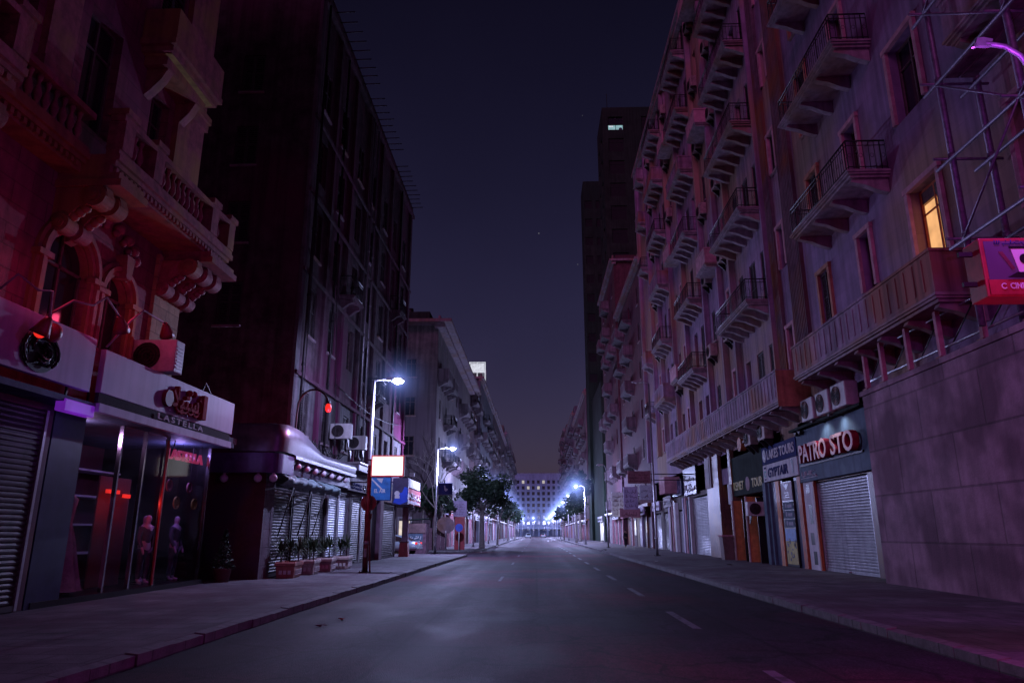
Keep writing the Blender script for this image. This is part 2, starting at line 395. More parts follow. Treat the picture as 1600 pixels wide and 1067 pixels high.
M['cloth_dark'] = mat('dark_clothing', (.022, .02, .026), .9, var=.3, scale=12, bump=.2)
M['manikin'] = mat('glossy_white_mannequin', (.6, .45, .75), .3, var=.08)
M['suit'] = mat('indigo_suit', (.07, .05, .13), .8, var=.3, scale=10)
M['gown'] = mat('pink_gown', (.42, .26, .32), .7, var=.25, scale=6, bump=.2)
M['lamp_on'] = glow('lit_lamp_lens', (.55, .68, 1.), 9); M['lamp_on'].cycles.emission_sampling = 'NONE'
M['scaff'] = mat('dull_scaffold_steel', (.2, .13, .22), .5, .5, var=.3, scale=8, bump=.1)
M['screen_white'] = glow('lit_white_screen', (1., .98, .96), 1.6)
M['screen_edge'] = glow('pink_screen_edge', (1., .12, .2), .5)
M['purple_lit'] = glow('violet_lit_plastic', (.28, .03, .75), .38)
M['red_lit'] = glow('red_lit_strip', (1., .03, .02), .95)
M['warm_lit'] = glow('warm_lit_room', (.9, .34, .13), .22)
M['warm_core'] = glow('warm_lit_core', (1., .5, .2), .95)
M['cool_lit'] = glow('cool_lit_room', (.5, .85, .95), .42)
M['white_lit'] = glow('white_lit_panel', (.85, .9, 1.), .75)
M['poster_lit'] = glow('magenta_backlit_poster', (.3, .045, .42), .17)
M['neon_pink'] = glow('dim_pink_neon', (.7, .06, .2), .4)
M['far_win'] = glow('distant_lit_window', (1., .93, .8), .5)
M['glass'] = shop_glass(); M['halo'] = halo('lamp_halo', (.24, .34, 1.), .07, 1.5)

# ------------------------------------------------------------------ prototypes (local frame looks along -Y)
@cached
def p_window(w, h, style='sash', fm='frame', pm='pane', d=.2, rev=None):
    mb = MB(); t = .07
    mb.box(-w/2, -w/2 + t, d - .05, d + .03, 0, h); mb.box(w/2 - t, w/2, d - .05, d + .03, 0, h)
    mb.box(-w/2 + t, w/2 - t, d - .05, d + .03, 0, t); mb.box(-w/2 + t, w/2 - t, d - .05, d + .03, h - t, h)
    mb.box(-.03, .03, d - .045, d + .025, t, h - t)
    if h > 1.7: mb.box(-w/2 + t, w/2 - t, d - .04, d + .02, h * .7, h * .7 + .05)
    kids = []
    g = MB(); g.box(-w/2 + t/2, w/2 - t/2, d + .005, d + .015, t/2, h - t/2)
    kids.append(('pane', g.mesh('pane', M[pm])))
    def leaf(x0, x1, y, ang=0):
        s = MB()
        if ang:
            px = x0 if abs(x0) > abs(x1) else x1
            s.M = Matrix.Translation((px, y, 0)) @ Matrix.Rotation(ang, 4, 'Z') @ Matrix.Translation((-px, -y, 0))
        s.box(x0, x0 + .06, y - .02, y + .02, .03, h - .03); s.box(x1 - .06, x1, y - .02, y + .02, .03, h - .03)
        for zz in (.03, h * .5, h - .1): s.box(x0 + .06, x1 - .06, y - .02, y + .02, zz, zz + .07)
        n = int(h / .11)
        for i in range(n):
            z = .1 + i * (h - .2) / n
            s.quad((x0 + .06, y - .018, z), (x1 - .06, y - .018, z), (x1 - .06, y + .018, z + .09), (x0 + .06, y + .018, z + .09))
        return s.mesh('shutter', M['louvre'])
    if style == 'closed':
        kids += [('shutter', leaf(-w/2 + .01, -.005, .06)), ('shutter', leaf(.005, w/2 - .01, .06))]
    elif style == 'half':
        kids += [('shutter', leaf(-w/2 + .01, -.005, .06)), ('shutter', leaf(.005, w/2 - .01, -.01, R(-75)))]
    elif style == 'open':
        kids += [('shutter', leaf(-w/2 + .01, -.005, -.01, R(105))), ('shutter', leaf(.005, w/2 - .01, -.01, R(-105)))]
    if style != 'bare':
        sl = MB(); sl.box(-w/2 - .08, w/2 + .08, -.09, .1, -.1, -.003)
        kids.append(('sill', sl.mesh('sill', M['slab'])))
    if rev:
        q = MB(); q.box(-w/2 - .16, -w/2 - .004, -.11, .1, 0, h); q.box(w/2 + .004, w/2 + .16, -.11, .1, 0, h)
        q.box(-w/2 - .2, w/2 + .2, -.13, .1, h + .003, h + .16)
        kids.append(('surround', q.mesh('surround', M[rev])))
    return ('window', mb.mesh('window', M[fm]), kids)

@cached
def p_balcony(w, d, rail='iron', brackets=4, solid='parapet', slabm='slab', rh=1.0):
    mb = MB()
    mb.box(-w/2, w/2, -d, -.003, -.16, 0); mb.box(-w/2 - .05, w/2 + .05, -d - .05, -.003, -.1, -.04)
    mb.box(-w/2 + .08, w/2 - .08, -d + .08, -.003, -.24, -.163)
    kids = []
    if rail == 'iron':
        r = MB()
        def run(p, q):
            p, q = Vector(p), Vector(q); L_ = (q - p).length; n = max(2, int(L_ / .16)); up = Vector((0, 0, 1))
            for zz, rr in ((rh, .028), (.1, .018), (rh - .16, .014)): r.tube([p + up * zz, q + up * zz], rr, 5)
            for i in range(n + 1):
                c = p.lerp(q, i / n); r.tube([c + up * .003, c + up * rh], .022 if i % 6 == 0 else .011, 4)
                if i % 2 == 0 and i < n:
                    m_ = p.lerp(q, (i + .5) / n)
                    r.tube([m_ + up * (.5 + .07 * math.sin(a)) + (q - p).normalized() * .06 * math.cos(a) for a in [k * PI / 4 for k in range(9)]], .007, 4, cap=False)
        e = .05
        run((-w/2 + e, -.03, 0), (-w/2 + e, -d + e, 0)); run((-w/2 + e, -d + e, 0), (w/2 - e, -d + e, 0)); run((w/2 - e, -d + e, 0), (w/2 - e, -.03, 0))
        kids.append(('railing', r.mesh('railing', M['iron'])))
    else:
        r = MB(); t = .12
        r.box(-w/2, w/2, -d, -d + t, .003, rh); r.box(-w/2, -w/2 + t, -d + t, -.003, .003, rh); r.box(w/2 - t, w/2, -d + t, -.003, .003, rh)
        r.box(-w/2 - .04, w/2 + .04, -d - .04, -d + t + .03, rh + .002, rh + .08)
        r.box(-w/2 - .04, -w/2 + t + .03, -d + t + .032, -.003, rh + .002, rh + .08)
        r.box(w/2 - t - .03, w/2 + .04, -d + t + .032, -.003, rh + .002, rh + .08)
        if w > 3:
            for i in range(int(w / .45)):
                x = -w/2 + .3 + i * .45
                r.box(x, x + .09, -d - .022, -d - .002, .12, rh - .08)
        kids.append(('parapet', r.mesh('parapet', M[solid])))
    if brackets:
        b = MB()
        pl = [(0, 0), (-d * .86, 0), (-d * .9, -.1), (-d * .55, -.2), (-d * .3, -.36), (-.06, -.46), (0, -.46)]
        b.prism(pl, lambda u, v, q: (q, u - .004, v - .243), -.11, .11)
        me = b.mesh('bracket', M[slabm])
        for i in range(brackets):
            x = -w/2 + .3 + i * (w - .6) / max(1, brackets - 1)
            kids.append(('bracket', me, (x, 0, 0)))
    return ('balcony', mb.mesh('balcony', M[slabm]), kids)

@cached
def p_shutter(w, h, m='shutter', guide='steel', pitch=.1):
    mb = MB(); n = int(h / pitch); prof = []
    for i in range(n):
        z = i * h / n; q = h / n
        prof += [(0, z), (-.02, z + q * .25), (-.022, z + q * .6), (-.004, z + q * .9)]
    prof.append((0, h))
    A = [mb.v((-w/2 + .04, y, z)) for y, z in prof]; B = [mb.v((w/2 - .04, y, z)) for y, z in prof]
    for i in range(len(prof) - 1): mb.f([A[i], B[i], B[i + 1], A[i + 1]])
    mb.box(-w/2 + .05, w/2 - .05, -.05, -.026, .0, .1)
    kids = []
    for sx in (-1, 1):
        g = MB(); x = sx * (w/2 - .02); g.box(x - .035, x + .035, -.055, .04, 0, h); kids.append(('guide_rail', g.mesh('guide_rail', M[guide])))
    hd = MB(); hd.box(-.1, .1, -.075, -.052, .03, .07); hd.box(-.03, .03, -.1, -.076, .02, .06); kids.append(('lock', hd.mesh('lock', M['chrome'])))
    return ('roller_shutter', mb.mesh('roller_shutter', M[m]), kids)

@cached
def m_ac(m='ac', fan='ac_dark', w=.86, h=.62, d=.34):
    """air conditioner outdoor unit, back at y=0, bottom at z=0; returns meshes"""
    b = MB(); b.box(-w/2, w/2, -d, 0, 0, h, .025)
    for i in range(7): b.box(-w/2 - .012, -w/2 - .001, -d + .05, -.05, .08 + i * .065, .11 + i * .065)
    for i in range(7): b.box(w/2 + .001, w/2 + .012, -d + .05, -.05, .08 + i * .065, .11 + i * .065)
    g = MB(); r = h * .4; cx = -w * .12
    g.mi = 0; g.disc((cx, -d - .004, h * .5), r, 'y', .006)
    g.mi = 1
    for q in (1., .75, .5, .25): g.ring((cx, 0, h * .5), r * q - .012, r * q, -d - .03, -d - .01, seg=18)
    for k in range(8):
        a = k * PI / 4; g.tube([(cx, -d - .02, h * .5), (cx + r * math.cos(a), -d - .02, h * .5 + r * math.sin(a))], .006, 4)
    k = MB(); x = 0
    k.prism([(-d, -.004), (0, -.004), (0, -.34), (-.04, -.34), (-d + .03, -.05), (-d, -.05)], lambda u, v, q: (q, u, v), -.018, .018)
    return (b.mesh('air_conditioner', M[m]), g.mesh('fan_grille', [M[fan], M['iron']]), k.mesh('wall_bracket', M['iron']))
def ac_unit(loc, rz, label, m='ac', fan='ac_dark', group=None, bracket=True, k=1.):
    a = m_ac(m, fan)
    o = tag(obj('air_conditioner', a[0], None, None, loc, rz), label, 'air conditioner', group); o.scale = (k, k, k)
    obj('fan_grille', a[1], None, o)
    if bracket:
        for x in (-.28, .28): obj('wall_bracket', a[2], None, o, (x, 0, 0))
    return o

def board_sign(name, label, loc, rz, w, h, m, d=.12, cat='shop sign', rim=None, group=None):
    """flat sign standing at loc (its bottom-left corner of the face seen from -Y in the local frame)"""
    t = thing(name, label, cat, loc, rz, group)
    b = MB(); b.box(0, w, 0, d, 0, h, .012); obj('board', b, M[m], t)
    if rim:
        q = MB(); e = .05
        q.box(-e, w + e, -.02, d + .02, h + .001, h + e); q.box(-e, w + e, -.02, d + .02, -e, -.001)
        q.box(-e, -.001, -.02, d + .02, 0, h); q.box(w + .001, w + e, -.02, d + .02, 0, h)
        obj('rim', q, M[rim], t)
    return t
def letters(t, body, x, z, h, m, width=None, depth=.03, out=.02, name='lettering', **k):
    return obj(name, text_mesh(body, h, depth, M[m], width, **k), None, t, (x, -out, z))
def squiggle(t, x, z, w, h, m, seed, name='lettering', rows=1, r=.012, out=.012):
    """a line of joined-up Arabic-like script too small to read in the photo: strokes, bowls and dots"""
    rnd = random.Random(seed); mb = MB()
    for q in range(rows):
        zz = z + h * (rows - 1 - q) / rows; hh = h / rows * .7; cx = x; pts = []
        while cx < x + w:
            st = rnd.uniform(.12, .3) * hh * 2
            k = rnd.random()
            pts += [(cx, -out, zz + hh * .3)]
            if k < .3: mb.tube([(cx, -out, zz + hh * .3), (cx + .01, -out, zz + hh)], r, 4)
            elif k < .6: pts += [(cx + st * .3, -out, zz + hh * .05), (cx + st * .7, -out, zz + hh * .05)]
            elif k < .8: pts += [(cx + st * .4, -out, zz + hh * .6)]
            else: mb.ball((cx + st * .5, -out, zz + hh * (.85 if rnd.random() < .5 else .02)), r * 1.2, 6, 4)
            cx += st
            if rnd.random() < .2 and len(pts) > 1: mb.tube(pts, r, 4); pts = []; cx += hh * .25
        if len(pts) > 1: mb.tube(pts, r, 4)
    return obj(name, mb, M[m], t)
# ------------------------------------------------------------------ setting: ground, road, pavements
mb = MB(); mb.quad((-900, -80, -.02), (900, -80, -.02), (900, 1500, -.02), (-900, 1500, -.02)); structure('ground', mb, M['earth'])
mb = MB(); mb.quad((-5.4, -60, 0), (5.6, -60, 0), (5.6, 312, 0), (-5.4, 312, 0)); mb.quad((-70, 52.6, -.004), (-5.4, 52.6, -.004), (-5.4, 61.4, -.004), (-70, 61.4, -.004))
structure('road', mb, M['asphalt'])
mb = MB(); mb.box(-80, 80, 312, 326, -.01, .006); structure('square', mb, M['pave'])
KL, KR = -4.82, 5.3
def pavement(name, pts, kerbpts):
    b = MB(); b.prism(pts, lambda u, v, w: (u, v, w), -.1, .15); structure(name, b, M['pave'])
    k = MB(); q = .16
    for (x0, y0), (x1, y1) in zip(kerbpts, kerbpts[1:]):
        d = Vector((x1 - x0, y1 - y0, 0)); L_ = d.length; d.normalize(); nrm = Vector((d.y, -d.x, 0))
        n = max(1, int(L_ / .9))
        for i in range(n):
            if L_ > 150 and i * .9 > 150: break
            a = Vector((x0, y0, 0)) + d * (L_ * i / n + .012); c = Vector((x0, y0, 0)) + d * (L_ * (i + 1) / n - .012)
            j = random.uniform(-.012, .012); z = .152 + random.uniform(-.008, .012)
            P = [a + nrm * j, c + nrm * j, c + nrm * (j + q), a + nrm * (j + q)]
            lo = [k.v((p.x, p.y, -.05)) for p in P]; hi = [k.v((p.x, p.y, z - (.02 if t > 1 else 0))) for t, p in enumerate(P)]
            k.f(hi); [k.f([lo[t], lo[(t + 1) % 4], hi[(t + 1) % 4], hi[t]]) for t in range(4)]
    structure('kerb', k, M['kerb'])
arc = lambda cx, cy, r, a0, a1, n=8: [(cx + r * math.cos(R(a0 + (a1 - a0) * i / n)), cy + r * math.sin(R(a0 + (a1 - a0) * i / n))) for i in range(n + 1)]
c1 = [(KL - .16, -40), (KL - .16, 40)] + [(-4.92, 45.5)] + arc(-6.3, 50.3, 1.42, 0, 90)
pavement('pavement', [(-14, -40)] + c1 + [(-14, 51.8)], c1 + [(-14, 51.8)])
c2 = [(-14, 62)] + arc(-6.4, 63.2, 1.2, -90, 0) + [(KL - .16, 66), (KL - .16, 312)]
pavement('pavement', c2 + [(-14, 312)], c2)
c3 = [(KR + .16, 312), (KR + .16, 48), (KR + .25, 40), (KR + .1, -40)]
pavement('pavement', [(14, -40), (14, 312)] + c3, c3)
b = MB()
for y0 in [6.4 + i * 6.45 for i in range(14)]: b.box(2.62, 2.76, y0, y0 + 2.7, -.002, .005)
for y0 in [25 + i * 13 for i in range(14)]: b.box(-1.3, -1.2, y0, y0 + 2.6, -.002, .004)
structure('lane_marking', b, M['paint_line'])
# manholes and street litter
def manhole(x, y, label, z=.0, r=.34):
    b = MB(); b.disc((0, 0, .006), r, 'z', .012, 28)
    for i in range(-3, 4): b.box(-r * .8, r * .8, i * .085 - .015, i * .085 + .015, .0125, .017)
    return tag(obj('manhole_cover', b, M['iron'], None, (x, y, z)), label, 'manhole cover')
def scrap(name, label, cat, x, y, z, s, m, sd):
    rnd = random.Random(sd); b = MB(); r = [b.v((math.cos(i * PI / 4) * s * rnd.uniform(.5, 1), math.sin(i * PI / 4) * s * rnd.uniform(.4, .9), rnd.uniform(.004, s * .5))) for i in range(8)]
    c = b.v((0, 0, s * .35)); [b.f([r[i], r[(i + 1) % 8], c]) for i in range(8)]
    tag(obj(name, b, M[m], None, (x, y, z)), label, cat)
scrap('litter', 'crumpled red wrapper lying on the road by the left kerb', 'litter', -3.6, 13.9, .003, .09, 'red', 1)
scrap('litter', 'dark scrap of cardboard on the road near the left kerb', 'litter', -3.7, 12.9, .003, .12, 'wood', 2)
scrap('litter', 'pale paper scrap on the right pavement before the orange doors', 'litter', 8.6, 33.5, .152, .22, 'white', 3)
scrap('litter', 'small pale paper scrap beside the right kerb', 'litter', 6.0, 37.5, .152, .14, 'white', 4)
scrap('litter', 'dark crumpled bag lying on the far edge of the right kerb', 'litter', 5.5, 60.5, .15, .3, 'cloth_dark', 5)

# ------------------------------------------------------------------ street lamps
def lens_light(name, loc, power, col=(.47, .52, 1.), r=.1):
    l = bpy.data.lights.new(name, 'POINT'); l.energy = power; l.color = col; l.shadow_soft_size = r
    o = bpy.data.objects.new(name, l); COL.objects.link(o); o.location = loc; return o
def lamp_proto(h, arm, lit, pm='steel', rise=.1, curve=False, headk=1.):
    pole = MB(); pole.tube([(0, 0, .02), (0, 0, 1.1), (0, 0, h)], .095, 12, .05); pole.tube([(0, 0, 1.0), (0, 0, 1.12)], .105, 12)
    base = MB(); base.box(-.2, .2, -.2, .2, 0, .025, .006)
    for x in (-.15, .15):
        for y in (-.15, .15): base.tube([(x, y, .02), (x, y, .07)], .018, 6)
    door = MB(); door.box(-.05, .05, -.108, -.08, .55, .85, .004)
    a = MB()
    if curve: a.tube([(0, 0, h - .02), (arm * .06, 0, h + .2), (arm * .25, 0, h + .43), (arm * .55, 0, h + .57), (arm, 0, h + .62)], .035, 8)
    else: a.tube([(0, 0, h - .04), (.12, 0, h + .02), (arm, 0, h + rise)], .032, 8)
    hz = h + (.62 if curve else rise)
    hd = MB(); hd.prism([(arm - .1, hz + .05), (arm + .02, hz + .08), (arm + .5 * headk, hz + .07), (arm + .62 * headk, hz + .01), (arm + .6 * headk, hz - .05), (arm - .06, hz - .05)], lambda u, v, w: (u, w, v), -.13 * headk, .13 * headk)
    ln = MB(); ln.ball((arm + .34 if headk > .9 else arm + .16, 0, hz - .06), .24 if lit else .12 * headk, 14, 8, .5)
    return [('pole', pole.mesh('pole', M[pm]), []), ('base_plate', base.mesh('base_plate', M['iron']), []), ('hatch', door.mesh('hatch', M[pm]), []),
            ('arm', a.mesh('arm', M[pm]), []), ('lamp_head', hd.mesh('lamp_head', M['steel']), [('lens', ln.mesh('lens', M['lamp_on' if lit else 'globe']))])], (arm + .34, hz - .15)
def halo_ball():
    if 'halo' not in CACHE: CACHE['halo'] = MB().ball((0, 0, 0), 1.45, 20, 12).mesh('lamp_halo', M['halo'])
    return CACHE['halo']
def lamp(proto, x, y, rz, label, group, power=0):
    parts, (lx, lz) = proto
    t = thing('street_lamp', label, 'street lamp', (x, y, .15), rz, group)
    for n, me, kids in parts: place((n, me, kids), t, (0, 0, 0), 0)
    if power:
        mb_ = halo_ball()
        mo_ = obj('lamp_halo', mb_, None, t, (lx, 0, lz + .09)); q_ = 1. if y < 90 else 2.2; mo_.scale = (q_, q_, q_)  # added halo of glow, an emissive sphere around the lens
        lens_light('lamp_light', (x + lx * math.cos(rz), y + lx * math.sin(rz), .15 + lz - .08), power)
    return t
LP = 4600
PL = lamp_proto(7.25, .75, True); PLA = lamp_proto(7.2, .6, True, 'steel', .04)
la_ = lamp(PLA, -6.33, 27.3, 0, 'lit street lamp on a pole painted red below, carrying the glowing white screen', 'lit street lamps', LP * .46)
b = MB(); b.tube([(0, 0, .03), (0, 0, 1.1), (0, 0, 3.9)], .103, 12, .082); obj('red_sleeve', b, M['rust'], la_)
lamp(PL, -7.06, 51.4, 0, 'lit street lamp on a grey pole at the side street corner, blue panel attached', 'lit street lamps', LP * 1.3)
ords = ['third', 'fourth', 'fifth', 'sixth', 'seventh', 'eighth', 'ninth', 'tenth', 'eleventh']
for i in range(9):
    lamp(PL, -6.55, 76.5 + 24.5 * i, 0, f'{ords[i]} lit street lamp along the left kerb counting from the camera', 'lit street lamps', LP * (1.35 if i < 6 else 1.8))
rt = ['nearest', 'second', 'third', 'fourth', 'fifth', 'sixth', 'seventh', 'eighth', 'ninth']
for i in range(9):
    lamp(PL, 6.3, 94.5 + 24.5 * i, PI, f'{rt[i]} lit street lamp along the right kerb counting from the camera', 'lit street lamps', LP * (1.35 if i < 5 else 1.8))
lamp(lamp_proto(11.2, .5, False), 7.7, 47.6, PI, 'tallest pale street lamp pole, unlit, by the pink hanging sign on the right', 'unlit street lamps')
lamp(lamp_proto(7.6, .35, False, curve=True), 7.25, 74.8, PI, 'unlit street lamp with curved neck further along the right pavement', 'unlit street lamps')
lamp(lamp_proto(6.98, .56, False, curve=True, headk=.2, pm='scaff'), 6.5, 8.2, PI, 'unlit street lamp with a violet curved neck at the top right edge', 'violet-necked street lamp')
lens_light('lamp_light', (5.5, 7.6, 6.6), 300, (.55, .1, 1), .12)  # added violet light near the unlit lamp, to tint road and facades

for i, (x, y, lab) in enumerate(((-1.2, 300, 'bright lamp in the middle of the far end of the street'), (-6, 318, 'lit lamp of the far square, left of the middle'), (4.5, 320, 'lit lamp of the far square, right of the middle'), (-13, 322, 'lit lamp at the left side of the far square'), (11, 322, 'lit lamp at the right side of the far square'))):
    lamp(PL, x, y, PI/2, lab, 'lit street lamps', LP * .9)
# pole-mounted light boxes
def light_box(label, loc, w, h, face, rim, rz=0, d=.28, glowcol=None, power=0):
    t = thing('light_box', label, 'light box', loc, rz)
    b = MB(); b.box(-.05, w + .05, 0, d, -.05, h + .05, .015); obj('casing', b, M[rim], t)
    s_ = MB(); s_.box(0, w, -.012, -.002, 0, h); obj('screen', s_, M[face], t)
    for z in (.2, .8): k = MB(); k.box(-.22, -.052, d/2 - .02, d/2 + .02, h * z, h * z + .06); obj('mount', k, M['iron'], t)
    return t
wl = light_box('glowing blank white screen with a pink rim on the rusty lamp pole', (-6.2, 27.12, 3.66), 1.16, .7, 'screen_white', 'red')
e = MB(); e.box(-.045, 1.205, -.02, -.004, .702, .745); e.box(-.045, 1.205, -.02, -.004, -.045, -.002); e.box(-.045, -.002, -.02, -.004, -.002, .702); e.box(1.162, 1.205, -.02, -.004, -.002, .702)
obj('edge_glow', e, M['screen_edge'], wl)
bl = light_box('unlit blue panel with a white bird mark on the grey lamp pole', (-6.9, 51.25, 4.2), .95, .74, 'blue_board', 'navy')
q = MB(); q.prism([(.38, .62), (.46, .6), (.5, .42), (.66, .36), (.62, .28), (.5, .2), (.42, .3)], lambda u, v, w: (u, w, v), -.03, -.016); obj('bird_mark', q, M['white'], bl)

# ------------------------------------------------------------------ left: ornate corner palace with the fashion shop
pal = thing('ornate_building', 'reddish ornate stone corner building with balustraded balconies, at the left edge', 'building', (-9.8, 18.2, .15))
F = Facade(pal, 'left', -9.8)
A1 = (15.45, .5, 5.55, 6.85)     # arched window: centre, half width, bottom, spring
A2 = (13.7, .72, 5.55, 6.95)
holes = [(a[0] - a[1], a[0] + a[1], a[2], a[3] + a[1]) for a in (A1, A2)]
holes += [(10.2, 11.3, 5.6, 8.2), (6.5, 7.8, 5.6, 8.2), (13.1, 14.3, 10.2, 13.0), (15.75, 16.6, 10.2, 12.6), (10.4, 11.6, 10.2, 13.0), (13.0, 14.3, 14.6, 17.4), (15.6, 16.7, 14.6, 17.2), (10.2, 11.4, 14.6, 17.4), (13.2, 14.3, 19.2, 22), (15.6, 16.7, 19.2, 22)]
F.wall('wall', M['palace'], -20, 18.2, 4.0, 30, holes, .35)
b = MB(); b.box(-16, -.36, -38, -.01, 4.1, 29.8); obj('building_core', b, M['recess'], pal)
b = MB(); b.quad((0, 0, 3.85), (-16, 0, 3.85), (-16, 0, 29.85), (0, 0, 29.85)); obj('end_wall', b, M['palace'], pal, (0, .003, 0))
b = MB(); b.box(-.3, .6, -38.2, .3, 29.86, 30.6); b.box(-.3, .4, -38.2, .15, 29.4, 29.85); obj('cornice', b, M['palace_trim'], pal)
# corner pier in ochre stone and pilasters
b = MB(); b.box(.003, .1, -1.25, .06, 4.4, 8.4); obj('corner_pier', b, M['ochre'], pal)
for y0, y1, zt in ((-1.35, .05, 29), (-6.4, -5.6, 29), (-9.2, -8.4, 29)):
    b = MB(); b.box(.004, .16, y0, y1, 10.1, zt); b.box(.004, .24, y0 - .08, y1 + .06, 10.1, 10.5)
    b.box(.004, .3, y0 - .12, y1 + .1, 13.0, 13.2); b.box(.004, .24, y0 - .07, y1 + .06, 12.75, 12.99)
    obj('pilaster', b, M['palace_trim'], pal)
def arch_window(c, r, zb, zs, m, urn=False):
    ro = MB(); n = 14
    top = zs + r
    # spandrels that close the square hole down to the arch
    pts = [(r * math.cos(PI * i / n), zs + r * math.sin(PI * i / n)) for i in range(n + 1)]
    for (x0, z0), (x1, z1) in zip(pts, pts[1:]):
        ro.quad((x0, .02, z0), (x1, .02, z1), (x1, .02, top + .01), (x0, .02, top + .01)); ro.quad((x0, .02, z0), (x1, .02, z1), (x1, .33, z1), (x0, .33, z0))
    for q, (dr, dy) in enumerate(((.0, -.1), (.12, -.17), (.22, -.08))):
        ro.ring((0, 0, zs), r + dr, r + dr + .1, dy, .0, 0, PI, 20)
        for sx in (-1, 1):
            a, b_ = sorted((sx * (r + dr), sx * (r + dr + .1))); ro.box(a, b_, dy, 0, zb, zs - .002)
    for sx in (-1, 1): a, b_ = sorted((sx * (r - .04), sx * (r + .38))); ro.box(a, b_, -.2, .0, zs - .12, zs + .0)
    ro.prism([(-.09, zs + r - .06), (.09, zs + r - .06), (.17, zs + r + .5), (-.17, zs + r + .5)], lambda u, v, w: (u, w, v), -.28, -.0)
    f_ = MB(); f_.box(-r, r, .2, .23, zb, zs + r)
    fr = MB(); fr.box(-.03, .03, .16, .198, zb, zs + r); fr.box(-r, r, .16, .198, zs - .04, zs + .03); fr.box(-r, r, .16, .198, zb, zb + .08)
    fr.box(-r, -r + .07, .16, .198, zb, zs); fr.box(r - .07, r, .16, .198, zb, zs)
    o = obj('arched_window', fr, M['frame'], pal, F.loc(c, 0, 0), F.rz)
    obj('pane', f_, M['pane'], o); obj('archivolt', ro, M['palace_trim'], o)
arch_window(A1[0], A1[1], A1[2], A1[3], 'palace_trim'); arch_window(A2[0], A2[1], A2[2], A2[3], 'palace_trim')
b = MB()                                                     # garland over the arches
for k in range(9):
    a = PI * k / 8; b.ball((.12, -3.6 + 1.25 * math.cos(a), 7.75 + .55 * math.sin(a)), .14, 8, 6)
    b.ball((.1, -3.6 + 1.05 * math.cos(a), 7.7 + .45 * math.sin(a)), .09, 7, 5)
obj('garland', b, M['palace_trim'], pal)
b = MB(); b.lathe([(.05, 0), (.1, .04), (.04, .1), (.13, .22), (.15, .38), (.09, .44), (.1, .48), (.03, .6)], .4, -4.4, 7.85); b.box(.003, .5, -4.46, -4.34, 7.78, 7.849)
obj('urn', b, M['reveal_pink'], pal)
for t0, z, w, h, st in ((10.75, 5.6, 1.1, 2.6, 'closed'), (7.15, 5.6, 1.3, 2.6, 'closed'), (13.7, 10.2, 1.2, 2.8, 'bare'), (16.175, 10.2, .85, 2.4, 'bare'), (11, 10.2, 1.2, 2.8, 'bare'),
                     (13.65, 14.6, 1.3, 2.8, 'closed'), (16.15, 14.6, 1.1, 2.6, 'closed'), (10.8, 14.6, 1.2, 2.8, 'closed'), (13.75, 19.2, 1.1, 2.8, 'closed'), (16.15, 19.2, 1.1, 2.8, 'closed')):
    F.put(p_window(w, h, st, d=.25), t0, z)
# great balustraded balcony
bal = MB(); Y0, Y1 = 12.95, 18.62
L0 = pal.location
bx = lambda x0, x1, y0, y1, z0, z1, t=None: (t or bal).box(x0 + 9.8, x1 + 9.8, y0 - L0.y, y1 - L0.y, z0 - .15, z1 - .15)
bx(-9.797, -8.55, Y0, Y1, 9.0, 9.14); bx(-9.797, -8.62, Y0, Y1 - .08, 8.9, 8.997); bx(-9.797, -8.72, Y0, Y1 - .16, 8.72, 8.897)
k = Y0 + .1
while k < Y1 - .3: bx(-8.717, -8.64, k, k + .09, 8.77, 8.88); k += .17
for (a, c) in ((12.95, 13.9), (17.2, 18.66)): bx(-9.797, -8.5, a, c, 8.56, 8.717); bx(-9.797, -8.42, a - .04, c + .04, 8.4, 8.557)
for (a, c, o) in ((4.0, 10.2, 0), (10.2, 12.95, .62)):      # nearer balcony and the shallow link between the two
    a, c = a + .003, c - .003
    bx(-9.797, -8.55 - o, a, c, 9.0, 9.14); bx(-9.797, -8.62 - o, a, c, 8.9, 8.997); bx(-9.797, -8.72 - o, a, c, 8.72, 8.897)
    k = a + .1
    while k < c - .15: bx(-8.717 - o, -8.64 - o, k, k + .09, 8.77, 8.88); k += .17
balo = obj('balcony', bal, M['palace_trim'], pal)
r_ = MB()
for (a, c, o) in ((Y0, Y1, 0), (4.0, 10.197, 0), (10.2, 12.947, .62)): bx(-8.86 - o, -8.58 - o, a, c - .02, 9.143, 9.25, r_); bx(-8.88 - o, -8.56 - o, a, c, 9.93, 10.06, r_)
for y in (5.2, 9.95, 13.15, 14.4, 17.3, 18.36): bx(-8.9, -8.54, y - .17, y + .2, 9.253, 9.927, r_); bx(-8.95, -8.49, y - .22, y + .25, 10.063, 10.2, r_)
bx(-9.79, -8.87, Y1 - .24, Y1 - .02, 9.143, 9.25, r_); bx(-9.79, -8.87, Y1 - .26, Y1, 9.93, 10.06, r_)
obj('balustrade', r_, M['palace_trim'], balo)
bb = MB(); bb.lathe([(.06, 0), (.06, .05), (.035, .08), (.085, .24), (.075, .34), (.03, .5), (.05, .6), (.06, .62), (.06, .673)], seg=10); bme = bb.mesh('baluster', M['palace_trim'])
y = 5.55
while y < 18.0:
    if all(abs(y - p) > .3 for p in (9.95, 13.15, 14.4, 17.3, 18.36)): obj('baluster', bme, None, balo, (1.08 if not 10.2 < y < 12.95 else .46, y - L0.y, 9.254 - .15))
    y += .245
vb = MB()                                                      # scrolled brackets
vb.prism([(0, 0), (-1.05, 0), (-1.1, -.2), (-.85, -.34), (-.5, -.42), (-.3, -.7), (-.12, -.95), (0, -1.0)], lambda u, v, w: (w, u, v), -.12, .12)
